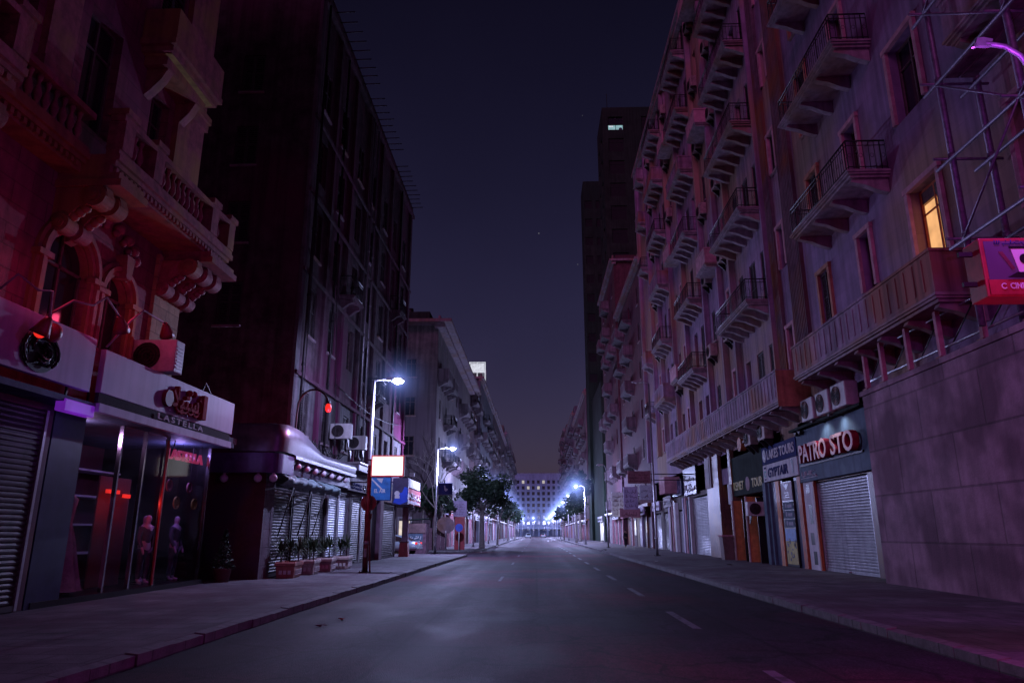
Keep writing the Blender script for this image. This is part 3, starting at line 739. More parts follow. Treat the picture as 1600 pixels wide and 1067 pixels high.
for (cy, cz, r) in ((-.86, -.2, .23), (-.22, -.78, .19)):
    vb.disc((0, cy, cz), r, 'x', .34, 20); vb.disc((0, cy, cz), r * .55, 'x', .42, 16); vb.disc((0, cy, cz), r * .25, 'x', .48, 12)
for k in range(5): vb.ball((0, -.62 + k * .11, -.42 - k * .09), .1, 8, 6)
vme = vb.mesh('bracket', M['palace_trim'])
for y in (18.3, 17.75, 17.15, 13.6, 13.1, 10.0, 9.5): obj('bracket', vme, None, pal, (.0, y - L0.y, 8.4 - .15 - .003), PI / 2)
# upper corner balcony: shallow slab on curved corbels
ub = MB(); bx(-9.797, -8.88, 14.9, 17.6, 13.35, 13.52, ub); bx(-9.797, -8.98, 15.0, 17.5, 13.2, 13.347, ub); bx(-9.797, -9.2, 15.2, 17.3, 12.95, 13.197, ub)
uo = obj('balcony', ub, M['palace_trim'], pal); pb = MB(); bx(-9.0, -8.9, 14.95, 17.55, 13.523, 14.4, pb); bx(-9.79, -9.003, 14.95, 15.05, 13.523, 14.4, pb); bx(-9.79, -9.003, 17.45, 17.55, 13.523, 14.4, pb)
obj('parapet', pb, M['palace_trim'], uo); pb = MB(); bx(-9.78, -9.05, 15.1, 17.4, 13.18, 13.195, pb); obj('soffit', pb, M['yellow_paint'], uo)
for y in (15.5, 17.0):
    q = MB(); q.prism([(0, 0), (-.55, 0), (-.4, -.3), (-.15, -.6), (0, -.75)], lambda u, v, w: (w, u, v), -.13, .13); obj('bracket', q, M['palace_trim'], uo, (.0, y - L0.y, 12.797), PI / 2)

# fashion shop on the ground floor
shop = thing('clothing_shop', 'clothing shop with glass front and mannequins under the white fascia', 'shop', (-9.8, 14.9, .15))
L1 = shop.location
def sb(t, x0, x1, y0, y1, z0, z1): return t.box(x0 + 9.8, x1 + 9.8, y0 - L1.y, y1 - L1.y, z0 - .15, z1 - .15)
b = MB(); sb(b, -13.2, -13.0, 14, 21.4, .15, 4); obj('back_wall', b, M['maroon_wall'], shop)
b = MB(); sb(b, -13.0, -9.82, 21.16, 21.3, .15, 5.2); sb(b, -13, -9.9, 13.9, 14.0, .15, 4); obj('side_wall', b, M['black'], shop)
b = MB(); sb(b, -13.0, -9.05, 3, 21.15, 4.003, 4.12); sb(b, -13, -9.05, 18.21, 21.3, 4.12, 4.3); obj('canopy', b, M['slate'], shop)
b = MB(); sb(b, -13.0, -9.6, 14.0, 21.2, .15, .27); obj('plinth', b, M['black'], shop)
b = MB(); sb(b, -10.05, -9.62, 13.85, 14.85, .15, 4.0); obj('pillar', b, M['navy'], shop)
for y0, y1 in ((14.87, 16.45), (16.5, 17.5), (17.55, 18.6), (18.66, 19.9), (19.93, 21.12)):
    b = MB(); b.quad(*[(.05, yy - L1.y, zz - .15) for yy, zz in ((y0, .29), (y1, .29), (y1, 3.98), (y0, 3.98))]); obj('glass_pane', b, M['glass'], shop)
for y in (14.86, 16.47, 17.52, 18.63, 21.13): b = MB(); sb(b, -9.8, -9.71, y - .03, y + .03, .275, 4.0); obj('mullion', b, M['chrome'], shop)
b = MB(); sb(b, -9.7, -9.66, 18.5, 18.56, .3, 3.9); obj('red_reflection', b, M['red'], shop)  # red reflection by the mullion, put in as a coloured bar
for z in (1.0, 1.75, 2.5, 3.2):
    b = MB(); sb(b, -12.95, -12.3, 14.3, 21.0, z, z + .05); obj('shelf', b, M['white'], shop)
for (y0, y1, z, x) in ((17.45, 18.0, 2.5, -10.5), (18.2, 18.5, 2.42, -10.5)):
    b = MB(); sb(b, x - .05, x, y0, y1, z, z + .09); obj('red_strip_light', b, M['red_lit'], shop)
b = MB(); sb(b, -10.6, -10.56, 17.2, 18.55, .3, 2.9); obj('door_panel', b, M['maroon_wall'], shop)
lens_light('shop_window_light', (-10.1, 19.9, 3.75), 45, (.45, .3, 1), .15)
lens_light('shop_window_light', (-10.2, 15.6, 3.75), 20, (.75, .4, .8), .15)
lens_light('red_shop_light', (-9.95, 17.9, 2.3), 13, (1, .04, .03), .08)
b = MB(); sb(b, -9.78, -9.62, 4, 13.8, .16, 4.0)
o = obj('shutter_wall', b, M['maroon_wall'], shop)
for yc in (11.9, 8.2): place(p_shutter(3.3, 3.7, 'shutter_dark'), shop, Vector((-9.6, yc, .17)) - L1, PI / 2)

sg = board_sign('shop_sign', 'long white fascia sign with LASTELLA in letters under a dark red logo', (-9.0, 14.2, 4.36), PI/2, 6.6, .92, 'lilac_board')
b = MB(); b.box(0, 6.5, .02, .1, -.22, -.002); obj('strip', b, M['cloth_dark'], sg)
b = MB(); b.box(0, 6.55, -.03, .1, -.4, -.223); obj('lower_trim', b, M['lilac_board'], sg)
letters(sg, 'LASTELLA', 2.3, -.18, .14, 'white', 2.35, .02, .035, spacing=1.3)
ar = letters(sg, '\uFEFC\uFEF4\uFE98\uFEB3\uFEFB', 2.75, .22, .5, 'dkred', 1.75, .14, .05, name='logo')
b = MB(); b.box(4.3, 4.5, -.16, -.005, .1, .74); obj('logo', b, M['dkred'], sg); b = MB(); b.disc((2.6, -.06, .36), .2, 'y', .1); obj('logo', b, M['maroon_wall'], sg)
b = MB()
for k in range(4): b.tube([(3.1 + .3 * k + .16 * math.cos(a), -.09, .24 + .12 * math.sin(a)) for a in [PI + PI * i / 8 for i in range(9)]], .035, 6)
obj('logo', b, M['dkred'], sg)
for q in ((3.6, -.08, .66), (3.85, -.08, .68)): b = MB(); b.ball(q, .09, 10, 6); obj('logo', b, M['dkred'], sg)
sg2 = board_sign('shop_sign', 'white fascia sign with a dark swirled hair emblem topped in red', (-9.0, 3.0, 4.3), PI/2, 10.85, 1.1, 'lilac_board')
b = MB(); cx, cz = 9.25, .42
for k in range(13):
    r0 = .08 + k * .033
    b.tube([(cx + r0 * 1.05 * math.cos(a) + .06 * math.sin(k), -.05 - .02 * (k % 3), cz + r0 * .82 * math.sin(a)) for a in [R(-160 + k * 13) + i * R(24) for i in range(11)]], .022, 5)
b.disc((cx, -.012, cz), .46, 'y', .02, 30, .8); obj('emblem', b, M['black'], sg2)
b = MB(); b.ball((cx + .1, -.1, cz + .4), .17, 12, 8, 1.1); b.ball((cx - .12, -.1, cz + .42), .12, 12, 8, 1.2); obj('emblem', b, M['red'], sg2)
lb = thing('light_box', 'small violet glowing box hung at the gap below the white fascias', 'light box', (-9.02, 13.2, 3.82), PI/2)
b = MB(); b.box(0, .95, 0, .2, 0, .24, .02); obj('casing', b, M['purple_lit'], lb); b = MB(); b.box(.1, .14, .08, .12, .241, .5); b.box(.8, .84, .08, .12, .241, .5); obj('hanger', b, M['iron'], lb)
lens_light('violet_box_light', (-8.75, 13.7, 3.7), 4, (.35, .1, 1), .1)
# neon name inside the window, hung ornaments, mannequins
ns = thing('neon_sign', 'pink tube lettering hung inside the shop window', 'neon sign', (-9.88, 18.92, 3.5), PI/2)
letters(ns, 'LASTELLA', 0, 0, .27, 'neon_pink', 2.05, .06, 0); b = MB(); b.box(.3, .33, -.01, .01, .29, .55); b.box(1.9, 1.93, -.01, .01, .29, .55); obj('hanger', b, M['iron'], ns)
for i, (y, z, r, lab) in enumerate(((19.35, 2.8, .16, 'pink round ornament hanging nearest in the shop window, upper row'), (20.5, 2.8, .15, 'pink round ornament hanging farthest along the window, upper row'),
                                 (19.85, 2.36, .17, 'amber round ornament hanging in the lower row, nearer one'), (20.9, 2.36, .16, 'amber round ornament hanging in the lower row, farther one'))):
    t = thing('window_ornament', lab, 'ornament', (-9.95, y, z), PI/2, 'round ornaments in the shop window')
    b = MB(); b.ring((0, 0, 0), r - .03, r, -.02, .02); b.disc((0, .0, 0), r * .6, 'y', .02); obj('ring', b, M['reveal_pink' if i < 2 else 'yellow_paint'], t)
    b = MB(); b.box(-.006, .006, -.006, .006, r, 3.98 - z); obj('cord', b, M['iron'], t)

def figure_mesh(joints, edges, mats, split=None, sub=1):
    """continuous skinned body; joints: list of (x,y,z,r)"""
    me = bpy.data.meshes.new('body'); me.from_pydata([j[:3] for j in joints], edges, [])
    o = bpy.data.objects.new('body', me); COL.objects.link(o)
    md = o.modifiers.new('Skin', 'SKIN'); md.use_smooth_shade = True
    for i, j in enumerate(joints):
        sv = me.skin_vertices[0].data[i]; sv.radius = (j[3], j[3] if len(j) < 5 else j[4]); sv.use_root = (i == 0)
    s2 = o.modifiers.new('Sub', 'SUBSURF'); s2.levels = sub; s2.render_levels = sub
    dg = bpy.context.evaluated_depsgraph_get(); dg.update()
    out = bpy.data.meshes.new_from_object(o.evaluated_get(dg)); bpy.data.objects.remove(o)
    out.materials.clear()
    for m in mats: out.materials.append(m)
    for p in out.polygons:
        p.use_smooth = True; p.material_index = split(p.center) if split else 0
    return out
def body_joints(lean=0., armbend=.1, stride=0.):
    J = [(0, 0, .95, .15, .11), (0, 0, 1.12, .13, .1), (0, -.01, 1.3, .17, .115), (0, 0, 1.44, .13, .09), (0, 0, 1.52, .055), (0, -.01, 1.58, .07, .08), (0, -.015, 1.66, .08, .098), (0, -.005, 1.75, .05, .06)]
    E_ = [(0, 1), (1, 2), (2, 3), (3, 4), (4, 5), (5, 6), (6, 7)]
    for s in (-1, 1):
        i = len(J)
        J += [(s * .185, 0, 1.41, .065), (s * .235, .01, 1.13, .05), (s * (.25 - armbend * .3), -armbend, .9, .036), (s * (.25 - armbend * .4), -armbend - .04, .8, .034), (s * (.25 - armbend * .4), -armbend - .06, .73, .02)]
        E_ += [(3, i), (i, i + 1), (i + 1, i + 2), (i + 2, i + 3), (i + 3, i + 4)]
        i = len(J)
        J += [(s * .095, 0, .84, .095), (s * .11, -.015 + s * stride, .48, .066), (s * .115, .01 + s * stride * 2, .1, .045), (s * .12, -.05 + s * stride * 2, .04, .04), (s * .13, -.15 + s * stride * 2, .03, .034)]
        E_ += [(0, i), (i, i + 1), (i + 1, i + 2), (i + 2, i + 3), (i + 3, i + 4)]
    return J, E_
J, E_ = body_joints(armbend=.12)
man_mesh = figure_mesh(J, E_, [M['manikin']])
def mannequin(x, y, rz, label, k=1., jacket='suit'):
    t = tag(obj('mannequin', man_mesh, None, None, (x, y, .272), rz), label, 'mannequin', 'shop window mannequins'); t.scale = (k, k, k)
    JJ, EE = body_joints(armbend=.12)
    top = [(j[0], j[1], j[2], j[3] + .014, (j[4] if len(j) > 4 else j[3]) + .014) for j in JJ]
    keep = [0, 1, 2, 3, 8, 9, 10, 13 + 5, 13 + 6, 13 + 7]; mp = {o_: n for n, o_ in enumerate(keep)}
    ed = [(mp[a], mp[b_]) for a, b_ in EE if a in mp and b_ in mp]
    key = ('jk', jacket)
    if key not in CACHE: CACHE[key] = figure_mesh([top[i] for i in keep], ed, [M[jacket]])
    obj('jacket', CACHE[key], None, t)
    leg = [0] + [13, 14, 15, 23, 24, 25]; mp = {o_: n for n, o_ in enumerate(leg)}
    ed = [(mp[a], mp[b_]) for a, b_ in EE if a in mp and b_ in mp]
    if ('tr', jacket) not in CACHE: CACHE[('tr', jacket)] = figure_mesh([top[i] for i in leg], ed, [M['suit']])
    obj('trousers', CACHE[('tr', jacket)], None, t)
    b = MB(); b.box(-.25, .25, -.28, .16, -.003, .012); obj('base', b, M['chrome'], t, (0, 0, -.009))
    return t
mannequin(-10.3, 19.15, PI/2 - .3, 'violet-headed mannequin in an indigo suit, nearest in the right window')
mannequin(-10.75, 19.85, PI/2 + .2, 'pale mannequin standing just behind the violet-headed one')
mannequin(-10.3, 20.7, PI/2, 'violet-headed mannequin farthest along the right window')
dr = thing('dress_stand', 'long pale pink gown on a stand in the near shop window', 'dress', (-10.3, 15.7, .272), PI/2)
b = MB(); rings = []
pr = [(.1, 2.12), (.24, 2.0), (.2, 1.75), (.17, 1.5), (.3, 1.1), (.42, .6), (.55, .12), (.6, .08)]
for r, z in pr: rings.append([b.v(((r * (1 + (.14 if z < 1.3 else .02) * math.sin(9 * a))) * math.cos(a), (r * .8 * (1 + (.14 if z < 1.3 else .02) * math.cos(7 * a))) * math.sin(a), z)) for a in [2 * PI * k / 36 for k in range(36)]])
for p, q in zip(rings, rings[1:]):
    for k in range(36): b.f([p[k], p[(k + 1) % 36], q[(k + 1) % 36], q[k]]).smooth = True
obj('gown', b, M['gown'], dr); b = MB(); b.lathe([(.3, 0), (.3, .03), (.03, .05), (.03, 2.2), (.06, 2.3), (.02, 2.36)]); obj('stand', b, M['chrome'], dr)

# spotlights over the fascia, their bent arms and bell heads
def sign_spot(label, pts, head, m='red'):
    t = thing('sign_spotlight', label, 'spotlight', pts[0], 0, 'bent-arm spotlights over the white fascia'); o = Vector(pts[0])
    a = MB(); a.tube([Vector(p) - o for p in pts], .022, 6); obj('arm', a, M['reveal_pink'], t)
    h = MB(); d = Vector(head) - Vector(pts[-1]); d.normalize(); p = Vector(pts[-1]) - o
    h.tube([p, p + d * .1, p + d * .22, p + d * .34], .05, 14, .17); obj('lamp_head', h, M[m], t)
    q = MB(); q.ball(p + d * .3, .1, 10, 7); obj('bulb', q, M['red_lit'], t)
    lens_light('facade_red_fill', (pts[2][0] - .25, pts[-1][1] + .2, max(5.9, pts[-1][2] + .2)), 9, (1, .07, .2), .12)  # added red light above the heads, to redden the facade
sign_spot('red bell spotlight on a cranked arm above the swirled hair emblem', [(-8.95, 10.9, 5.4), (-8.6, 10.89, 5.72), (-8.5, 11.28, 5.57), (-8.5, 11.62, 5.67), (-8.5, 11.66, 5.2)], (-8.75, 11.65, 4.6))
sign_spot('red bell spotlight on a zigzag arm above the gap between fascias', [(-8.95, 12.2, 5.4), (-8.5, 12.21, 5.69), (-8.5, 12.77, 5.78), (-8.5, 13.16, 6.07), (-8.5, 13.67, 5.83)], (-8.6, 14.1, 5.4))
sign_spot('red bell spotlight on a zigzag arm beside the canopy air conditioner', [(-8.95, 14.1, 5.3), (-8.5, 14.1, 5.88), (-8.5, 14.51, 6.23), (-8.5, 15.43, 6.21)], (-8.55, 15.8, 5.8))
ac_unit((-9.3, 16.95, 5.32), 0, 'white air conditioner standing on the fashion shop canopy', 'ac', 'ac_dark', None, False, 1.3)
b = MB()
for k in range(3): b.tube([(-9.1 - .1 * k, 18.4 + .3 * k, 4.32), (-9.1, 18.6 + .3 * k, 4.9 + .2 * k), (-9.2, 19.2 + .2 * k, 5.6 - .3 * k), (-9.3, 19.8, 5.4 - .2 * k), (-9.3, 20.2, 4.33)], .025, 6)
tag(obj('pipe', b, M['iron'], None), 'tangle of bent dark pipes on the far end of the shop canopy', 'pipe')
b = MB(); b.lathe([(.2, 0), (.26, .36), (.28, .38), (.24, .39), (.24, .37)], seg=16)
pt = thing('potted_cypress', 'small dark cypress in a pot beside the glass shop front', 'potted plant', (-9.35, 21.9, .15)); obj('pot', b, M['maroon_wall'], pt)
b = MB(); b.tube([(0, 0, .3), (0, 0, 1.3)], .03, 6, .008); obj('trunk', b, M['frame'], pt)
def leaf_quads(mb, n, fn, size, rnd, mats=3, flat=.5):
    for _ in range(n):
        p, w = fn(rnd); s_ = size * rnd.uniform(.55, 1.3)
        u = Vector((rnd.gauss(0, 1), rnd.gauss(0, 1), rnd.gauss(0, flat))).normalized(); v = u.cross(Vector((rnd.gauss(0, 1), rnd.gauss(0, 1), rnd.gauss(0, 1)))).normalized()
        mb.mi = min(mats - 1, max(0, int(w * mats + rnd.uniform(-.4, .4))))
        mb.quad(p - u * s_, p - v * s_ * .45, p + u * s_, p + v * s_ * .45)
    mb.mi = 0
rn = random.Random(5)
b = MB(); leaf_quads(b, 900, lambda r: ((lambda z, a: (Vector((math.cos(a), math.sin(a), 0)) * (.36 * (1.55 - z) / 1.2 * r.uniform(.3, 1)) + Vector((0, 0, z)), r.random()))(r.uniform(.38, 1.5), r.uniform(0, 2 * PI))), .06, rn)
obj('foliage', b, [M['leaf_a'], M['leaf_b'], M['leaf_c']], pt)
# ------------------------------------------------------------------ left: tall dark block with shops and roof rods
blk = thing('dark_apartment_block', 'tall sooty dark apartment block with rods sticking out along its roof edge', 'building', (-9.7, 27.3, .15))
FB = Facade(blk, 'left', -9.7); L2 = blk.location
BH = 25.6
cols = [29.3, 32.4, 35.9, 39.0, 42.6, 45.8, 49.2]; flo = [6.1, 9.7, 13.3, 16.9, 20.5]
hs = [(c - .55, c + .55, z, z + 2.2) for c in cols for z in flo]
FB.wall('wall', M['soot'], 27.3, 51.6, 7.9, BH, [h for h in hs if h[2] > 8], .3)
FB.wall('wall', M['soot_low'], 27.3, 51.6, 4.0, 7.897, [(c - .5, c + .5, 5.5, 7.3) for c in cols], .3)
rnw = random.Random(3)
for c in cols:
    FB.put(p_window(1.0, 1.8, rnw.choice(['closed', 'bare', 'half']), d=.22), c, 5.5)
    for z in flo[1:]: FB.put(p_window(1.1, 2.2, rnw.choice(['closed', 'closed', 'half', 'bare'])), c, z)
FC = Facade(blk, 'front', 27.3)
fh = [(x - .5, x + .5, z, z + 1.9) for x in (-12.5, -16.5) for z in flo[1:]]
FC.wall('wall', M['soot'], -30, -9.7, 4, BH, fh, .3)
for h in fh: FC.put(p_window(1.0, 1.9, 'closed'), (h[0] + h[1]) / 2, h[2])
b = MB(); b.box(-20.3, -.35, .35, 24.3, 3.9, BH - .2); obj('building_core', b, M['recess'], blk)
b = MB(); b.quad((0, 24.3, 3.85), (-20, 24.3, 3.85), (-20, 24.3, BH - .15), (0, 24.3, BH - .15)); obj('end_wall', b, M['soot'], blk)
b = MB(); b.box(-20.6, .25, -.25, 24.5, BH - .149, BH + .1); b.box(-.2, .12, -.1, 24.4, BH + .101, BH + .7); b.box(-20.3, -.203, -.1, .15, BH + .101, BH + .7); obj('cornice', b, M['soot'], blk)
# pilasters, string courses, drainpipes
for y, w_ in ((27.55, .5), (30.8, .35), (34.1, .35), (37.4, .35), (40.8, .35), (44.2, .35), (47.5, .35), (51.3, .5)):
    b = MB(); b.box(.003, .14, y - w_/2 - L2.y, y + w_/2 - L2.y, 3.9, BH - .16); obj('pilaster', b, M['soot_low'] if y < 28 else M['soot'], blk)
for z in (7.7, 12.1, 15.7, 19.3):
    b = MB(); b.box(.145, .23, .05, 24.25, z - .15, z); obj('string_course', b, M['soot'], blk)
for y, x in ((37.9, .2), (38.9, .2), (28.0, .24), (32.0, .12), (46.8, .2)):
    b = MB(); b.tube([(x, y - L2.y, 3.9), (x, y - L2.y, BH - .2)], .055, 7)
    for z in range(5, 25, 3): b.tube([(x, y - L2.y, z), (x, y - L2.y, z + .1)], .075, 7)
    obj('drainpipe', b, M['steel'] if y > 37 and y < 39 else M['iron'], blk)
rd = MB(); rd.tube([(-.3, 0, 0), (.92, 0, .02)], .032, 5); rme = rd.mesh('roof_rod', M['iron'])
for a, n in ((29.2, 9), (36.4, 9), (44.4, 10)):
    for i in range(n): obj('roof_rod', rme, None, blk, (.12 + rnw.uniform(-.1, .12), a + i * .72 - L2.y, BH + .42))
for y, z, zt in ((34.2, 13.0, .9), (41.0, 9.2, 1.0), (46.2, 16.0, .9)):   # slim balconies
    FB.put(p_balcony(1.9, .75, 'iron', 2, slabm='soot'), y - .2 if 0 else y, z)
# ground floor shops standing forward, y 23..52
GX = -8.72
ow = lambda x0, x1, y0, y1, z0, z1, t: t.box(x0 + 9.7, x1 + 9.7, y0 - L2.y, y1 - L2.y, z0 - .15, z1 - .15)
G = Facade(blk, 'left', GX)
G.wall('shop_wall', M['soot_low'], 23.1, 45.4, .15, 4.3, [(24.0, 30.15, .15, 3.25), (30.4, 33.9, .15, 3.35), (34.3, 38.4, .15, 3.35), (40.6, 45.2, .15, 3.2)], .2)
b = MB(); ow(-13.5, GX, 45.403, 51.7, 3.3, 4.3, b); obj('corner_lintel', b, M['soot_low'], blk)
b = MB(); ow(-13.5, GX - .004, 45.3, 45.42, .15, 3.29, b); obj('shop_end_wall', b, M['soot_low'], blk)
b = MB(); ow(-9.4, -9.0, 51.2, 51.6, .15, 3.29, b); obj('corner_column', b, M['parapet'], blk)
GF = Facade(blk, 'front', 23.1)
GF.wall('side_shop_wall', M['maroon_wall'], -13.5, GX, .15, 4.3)
b = MB(); ow(-13.5, GX - .4, 23.3, 45.25, .15, 4.1, b); obj('shop_core', b, M['recess'], blk)
b = MB(); ow(-13.5, GX + .02, 23.0, 51.75, 4.303, 4.42, b); obj('shop_roof', b, M['soot_low'], blk)
for c, w, m in ((25.0, 1.9, 'shutter_dark'), (27.05, 1.9, 'shutter_dark'), (29.1, 1.9, 'shutter_dark')): G.put(p_shutter(w, 3.1, m, 'iron'), c, .16, -.1)
for c, w, m, h in ((31.25, 1.6, 'shutter_blue', 3.2), (33.0, 1.6, 'shutter_blue', 3.2), (35.4, 1.9, 'shutter_dark', 3.2), (37.4, 1.9, 'shutter_dark', 3.2), (42.9, 4.4, 'shutter_dark', 3.05)): G.put(p_shutter(w, h, m), c, .16, -.1)
b = MB(); ow(GX + .003, GX + .22, 39.7, 40.5, .15, 3.25, b); ow(GX + .003, GX + .2, 38.6, 46.0, 3.253, 3.95, b); obj('shopfront_surround', b, M['parapet'], blk)
# rounded two-tier canopy
cy0 = 23.05
b = MB(); z0, z1 = 3.42, 4.04; xo = -8.22
outl = [(-13.5, cy0 - .42), (xo - .5, cy0 - .42)] + [(xo - .5 + .5 * math.sin(R(a)), cy0 + .08 - .5 * math.cos(R(a))) for a in range(10, 91, 10)] + [(xo, 24.2), (xo - .4, 24.2), (xo - .49, cy0 + .044), (-13.5, cy0 + .044)]
b.prism([(x + 9.7, y - L2.y) for x, y in outl], lambda u, v, w: (u, v, w), z0 - .15, z1 - .15); obj('canopy_band', b, M['purple_band'], blk)
b = MB(); ow(-8.7, -8.2, 24.21, 32.6, 3.98, 4.12, b); ow(-8.7, -8.45, 24.21, 32.6, 3.5, 3.977, b); obj('canopy_soffit', b, M['tin'], blk)
b = MB(); b.box(-8.19 + 9.7, -8.17 + 9.7, 24.21 - L2.y, 32.6 - L2.y, 3.99 - .15, 4.1 - .15); obj('canopy_lip', b, M['steel'], blk)
b = MB(); n = 36; xs = []
def topz(t):
    s_ = max(0, min(1, (t - .08) / .42)); s_ = s_ * s_ * (3 - 2 * s_); return 5.02 - .56 * s_ + .16 * max(0, t - .5)
P_, Q_ = [], []
pts = [(-9.75, 22.95)] + [(-8.75 + .52 * math.sin(R(a)), 23.5 - .52 * math.cos(R(a))) for a in range(0, 91, 10)] + [(-8.23, 23.6 + 9.0 * i / 24) for i in range(1, 25)]
for i, (x, y) in enumerate(pts):
    t = max(0, (y - 23.5) / 9.0); P_.append((b.v((x + 9.7, y - L2.y, 4.13 - .15)), b.v((x + 9.7 + .05, y - L2.y, (4.13 + topz(t)) / 2 - .15)), b.v((x + 9.7, y - L2.y, topz(t) - .15)), b.v((x + 9.55, y - L2.y + .02, topz(t) - .13)), b.v((x + 9.5, y - L2.y + .02, 4.13 - .15))))
for p, q in zip(P_, P_[1:]):
    for k in range(4):
        fc = b.f([p[k], q[k], q[k + 1], p[k + 1]])
        if fc and k < 2: fc.smooth = True
obj('canopy_parapet', b, M['tin'], blk)
g = MB(); g.ball((0, 0, 0), .13, 14, 9); g.tube([(0, 0, .1), (0, 0, .2)], .05, 8); gme = g.mesh('globe_lamp', M['globe'])
for y in (24.9, 25.9, 26.9, 27.95, 29.1, 30.2, 31.3): obj('globe_lamp', gme, None, blk, (-8.32 + 9.7, y - L2.y, 3.78 - .15))
for x in (-10.0, -8.9, -8.4): obj('globe_lamp', gme, None, blk, (x + 9.7, 22.85 - L2.y, 3.25 - .15))
# folded tarpaulin awning with strut bars
aw = thing('awning', 'crumpled teal tarpaulin rolled up under the globe lamps with thin strut bars', 'awning', (-8.4, 23.4, 3.0), PI/2)
b = MB(); nx, nz = 60, 7; W = 6.6; V = [[b.v((W * i / nx, -.28 * math.sin(PI * j / (nz - 1)) - .05 * math.sin(i * 1.3 + j) - .04 * rnw.random(), .42 - .4 * j / (nz - 1) + .035 * math.sin(i * .7) + .03 * rnw.random())) for j in range(nz)] for i in range(nx + 1)]
for i in range(nx):
    for j in range(nz - 1): b.f([V[i][j], V[i + 1][j], V[i + 1][j + 1], V[i][j + 1]]).smooth = True
obj('cloth', b, M['tarp'], aw)
for x in (.9, 2.9, 4.6): b = MB(); b.tube([(x, -.2, .05), (x - .3, .12, -1.55)], .022, 5); obj('strut', b, M['iron'], aw)
# signs above the shops
s1 = board_sign('shop_sign', 'narrow white shop sign with dark script right of the tin canopy', (-8.5, 32.8, 3.45), PI/2, 5.2, .6, 'white'); squiggle(s1, 2.6, .08, 2.3, .42, 'black', 4, r=.03); squiggle(s1, .2, .1, 2.1, .3, 'blue_board', 8, r=.02, rows=2)
t = thing('air_duct_box', 'grey flat metal box on the shop roof behind the white screen', 'duct', (-8.9, 34.2, 4.425)); b = MB(); b.box(-.6, .45, 0, 3.6, 0, .35, .03); obj('box', b, M['tin'], t); b = MB(); b.box(-.66, .52, -.06, 3.66, .352, .42); obj('cover', b, M['steel'], t)
ac_unit((-9.12, 33.3, 5.8), 0, 'nearer air conditioner on the dark block wall above the tin canopy', 'ac', 'ac_dark', None, True, 1.15)
ac_unit((-9.12, 36.3, 5.62), 0, 'farther air conditioner on the dark block wall above the tin canopy', 'ac', 'ac_dark', None, True, 1.15)
# two blue hanging boards and the red sign on the corner shop
hb = board_sign('hanging_sign', 'light blue hanging board reading EL AIR below the white screen', (-7.62, 33.0, 2.98), 0, .98, 1.05, 'blue_board', .14)
b = MB(); b.box(.03, .95, -.014, -.002, .03, 1.02); obj('face', b, mat('azure_face', (.03, .16, .42), .4, var=.3), hb); letters(hb, 'EL AIR', .22, .35, .17, 'white', .52, .01, .02)
b = MB(); b.prism([(.3, 1.0), (.62, 1.0), (.55, .78), (.42, .86)], lambda u, v, w: (u, w, v), -.02, -.015); b.prism([(.02, .98), (.1, 1.0), (.6, .52), (.55, .48)], lambda u, v, w: (u, w, v), -.026, -.021); obj('mark', b, M['white'], hb)
for z in (.8, .15): b = MB(); b.box(-1.1, 0, .04, .1, z, z + .06); obj('mount', b, M['iron'], hb)
hb2 = board_sign('hanging_sign', 'deep blue hanging board with a white figure, streetward of the light blue one', (-6.58, 33.1, 2.8), 0, .72, 1.2, 'navy', .14)
b = MB(); b.prism([(.05, .1), (.35, .0), (.7, .14), (.7, .75), (.55, .8), (.45, .55), (.2, .5)], lambda u, v, w: (u, w, v), -.016, -.003); obj('face', b, mat('royal_blue_face', (.02, .07, .5), .4, var=.2), hb2)
b = MB(); b.disc((.22, -.02, .5), .12, 'y', .01); b.box(.12, .34, -.03, -.018, .28, .4); obj('mark', b, M['white'], hb2)
b = MB(); b.box(-.07, 0, .04, .1, 1.0, 1.05); obj('mount', b, M['iron'], hb2)
rs = board_sign('shop_sign', 'red shop sign with white script at the far end of the dark block', (-8.2, 46.2, 3.35), PI/2, 5.3, 1.0, 'red', .2); squiggle(rs, .3, .3, 4.7, .6, 'white', 12, r=.045); letters(rs, 'lalloliue', .3, .06, .22, 'white', 4.5, .02)
ws = board_sign('shop_sign', 'blank white sign board above the red one at the corner', (-8.22, 46.8, 4.42), PI/2, 4.4, .55, 'white', .1)
t = thing('floodlight', 'white floodlight on the edge of the white sign board', 'floodlight', (-8.0, 46.4, 4.95)); b = MB(); b.box(-.15, .15, -.1, .1, .1, .35, .02); obj('housing', b, M['white'], t); b = MB(); b.tube([(-.35, 0, -.05), (-.2, 0, .1), (0, 0, .2)], .02, 5); obj('arm', b, M['iron'], t)
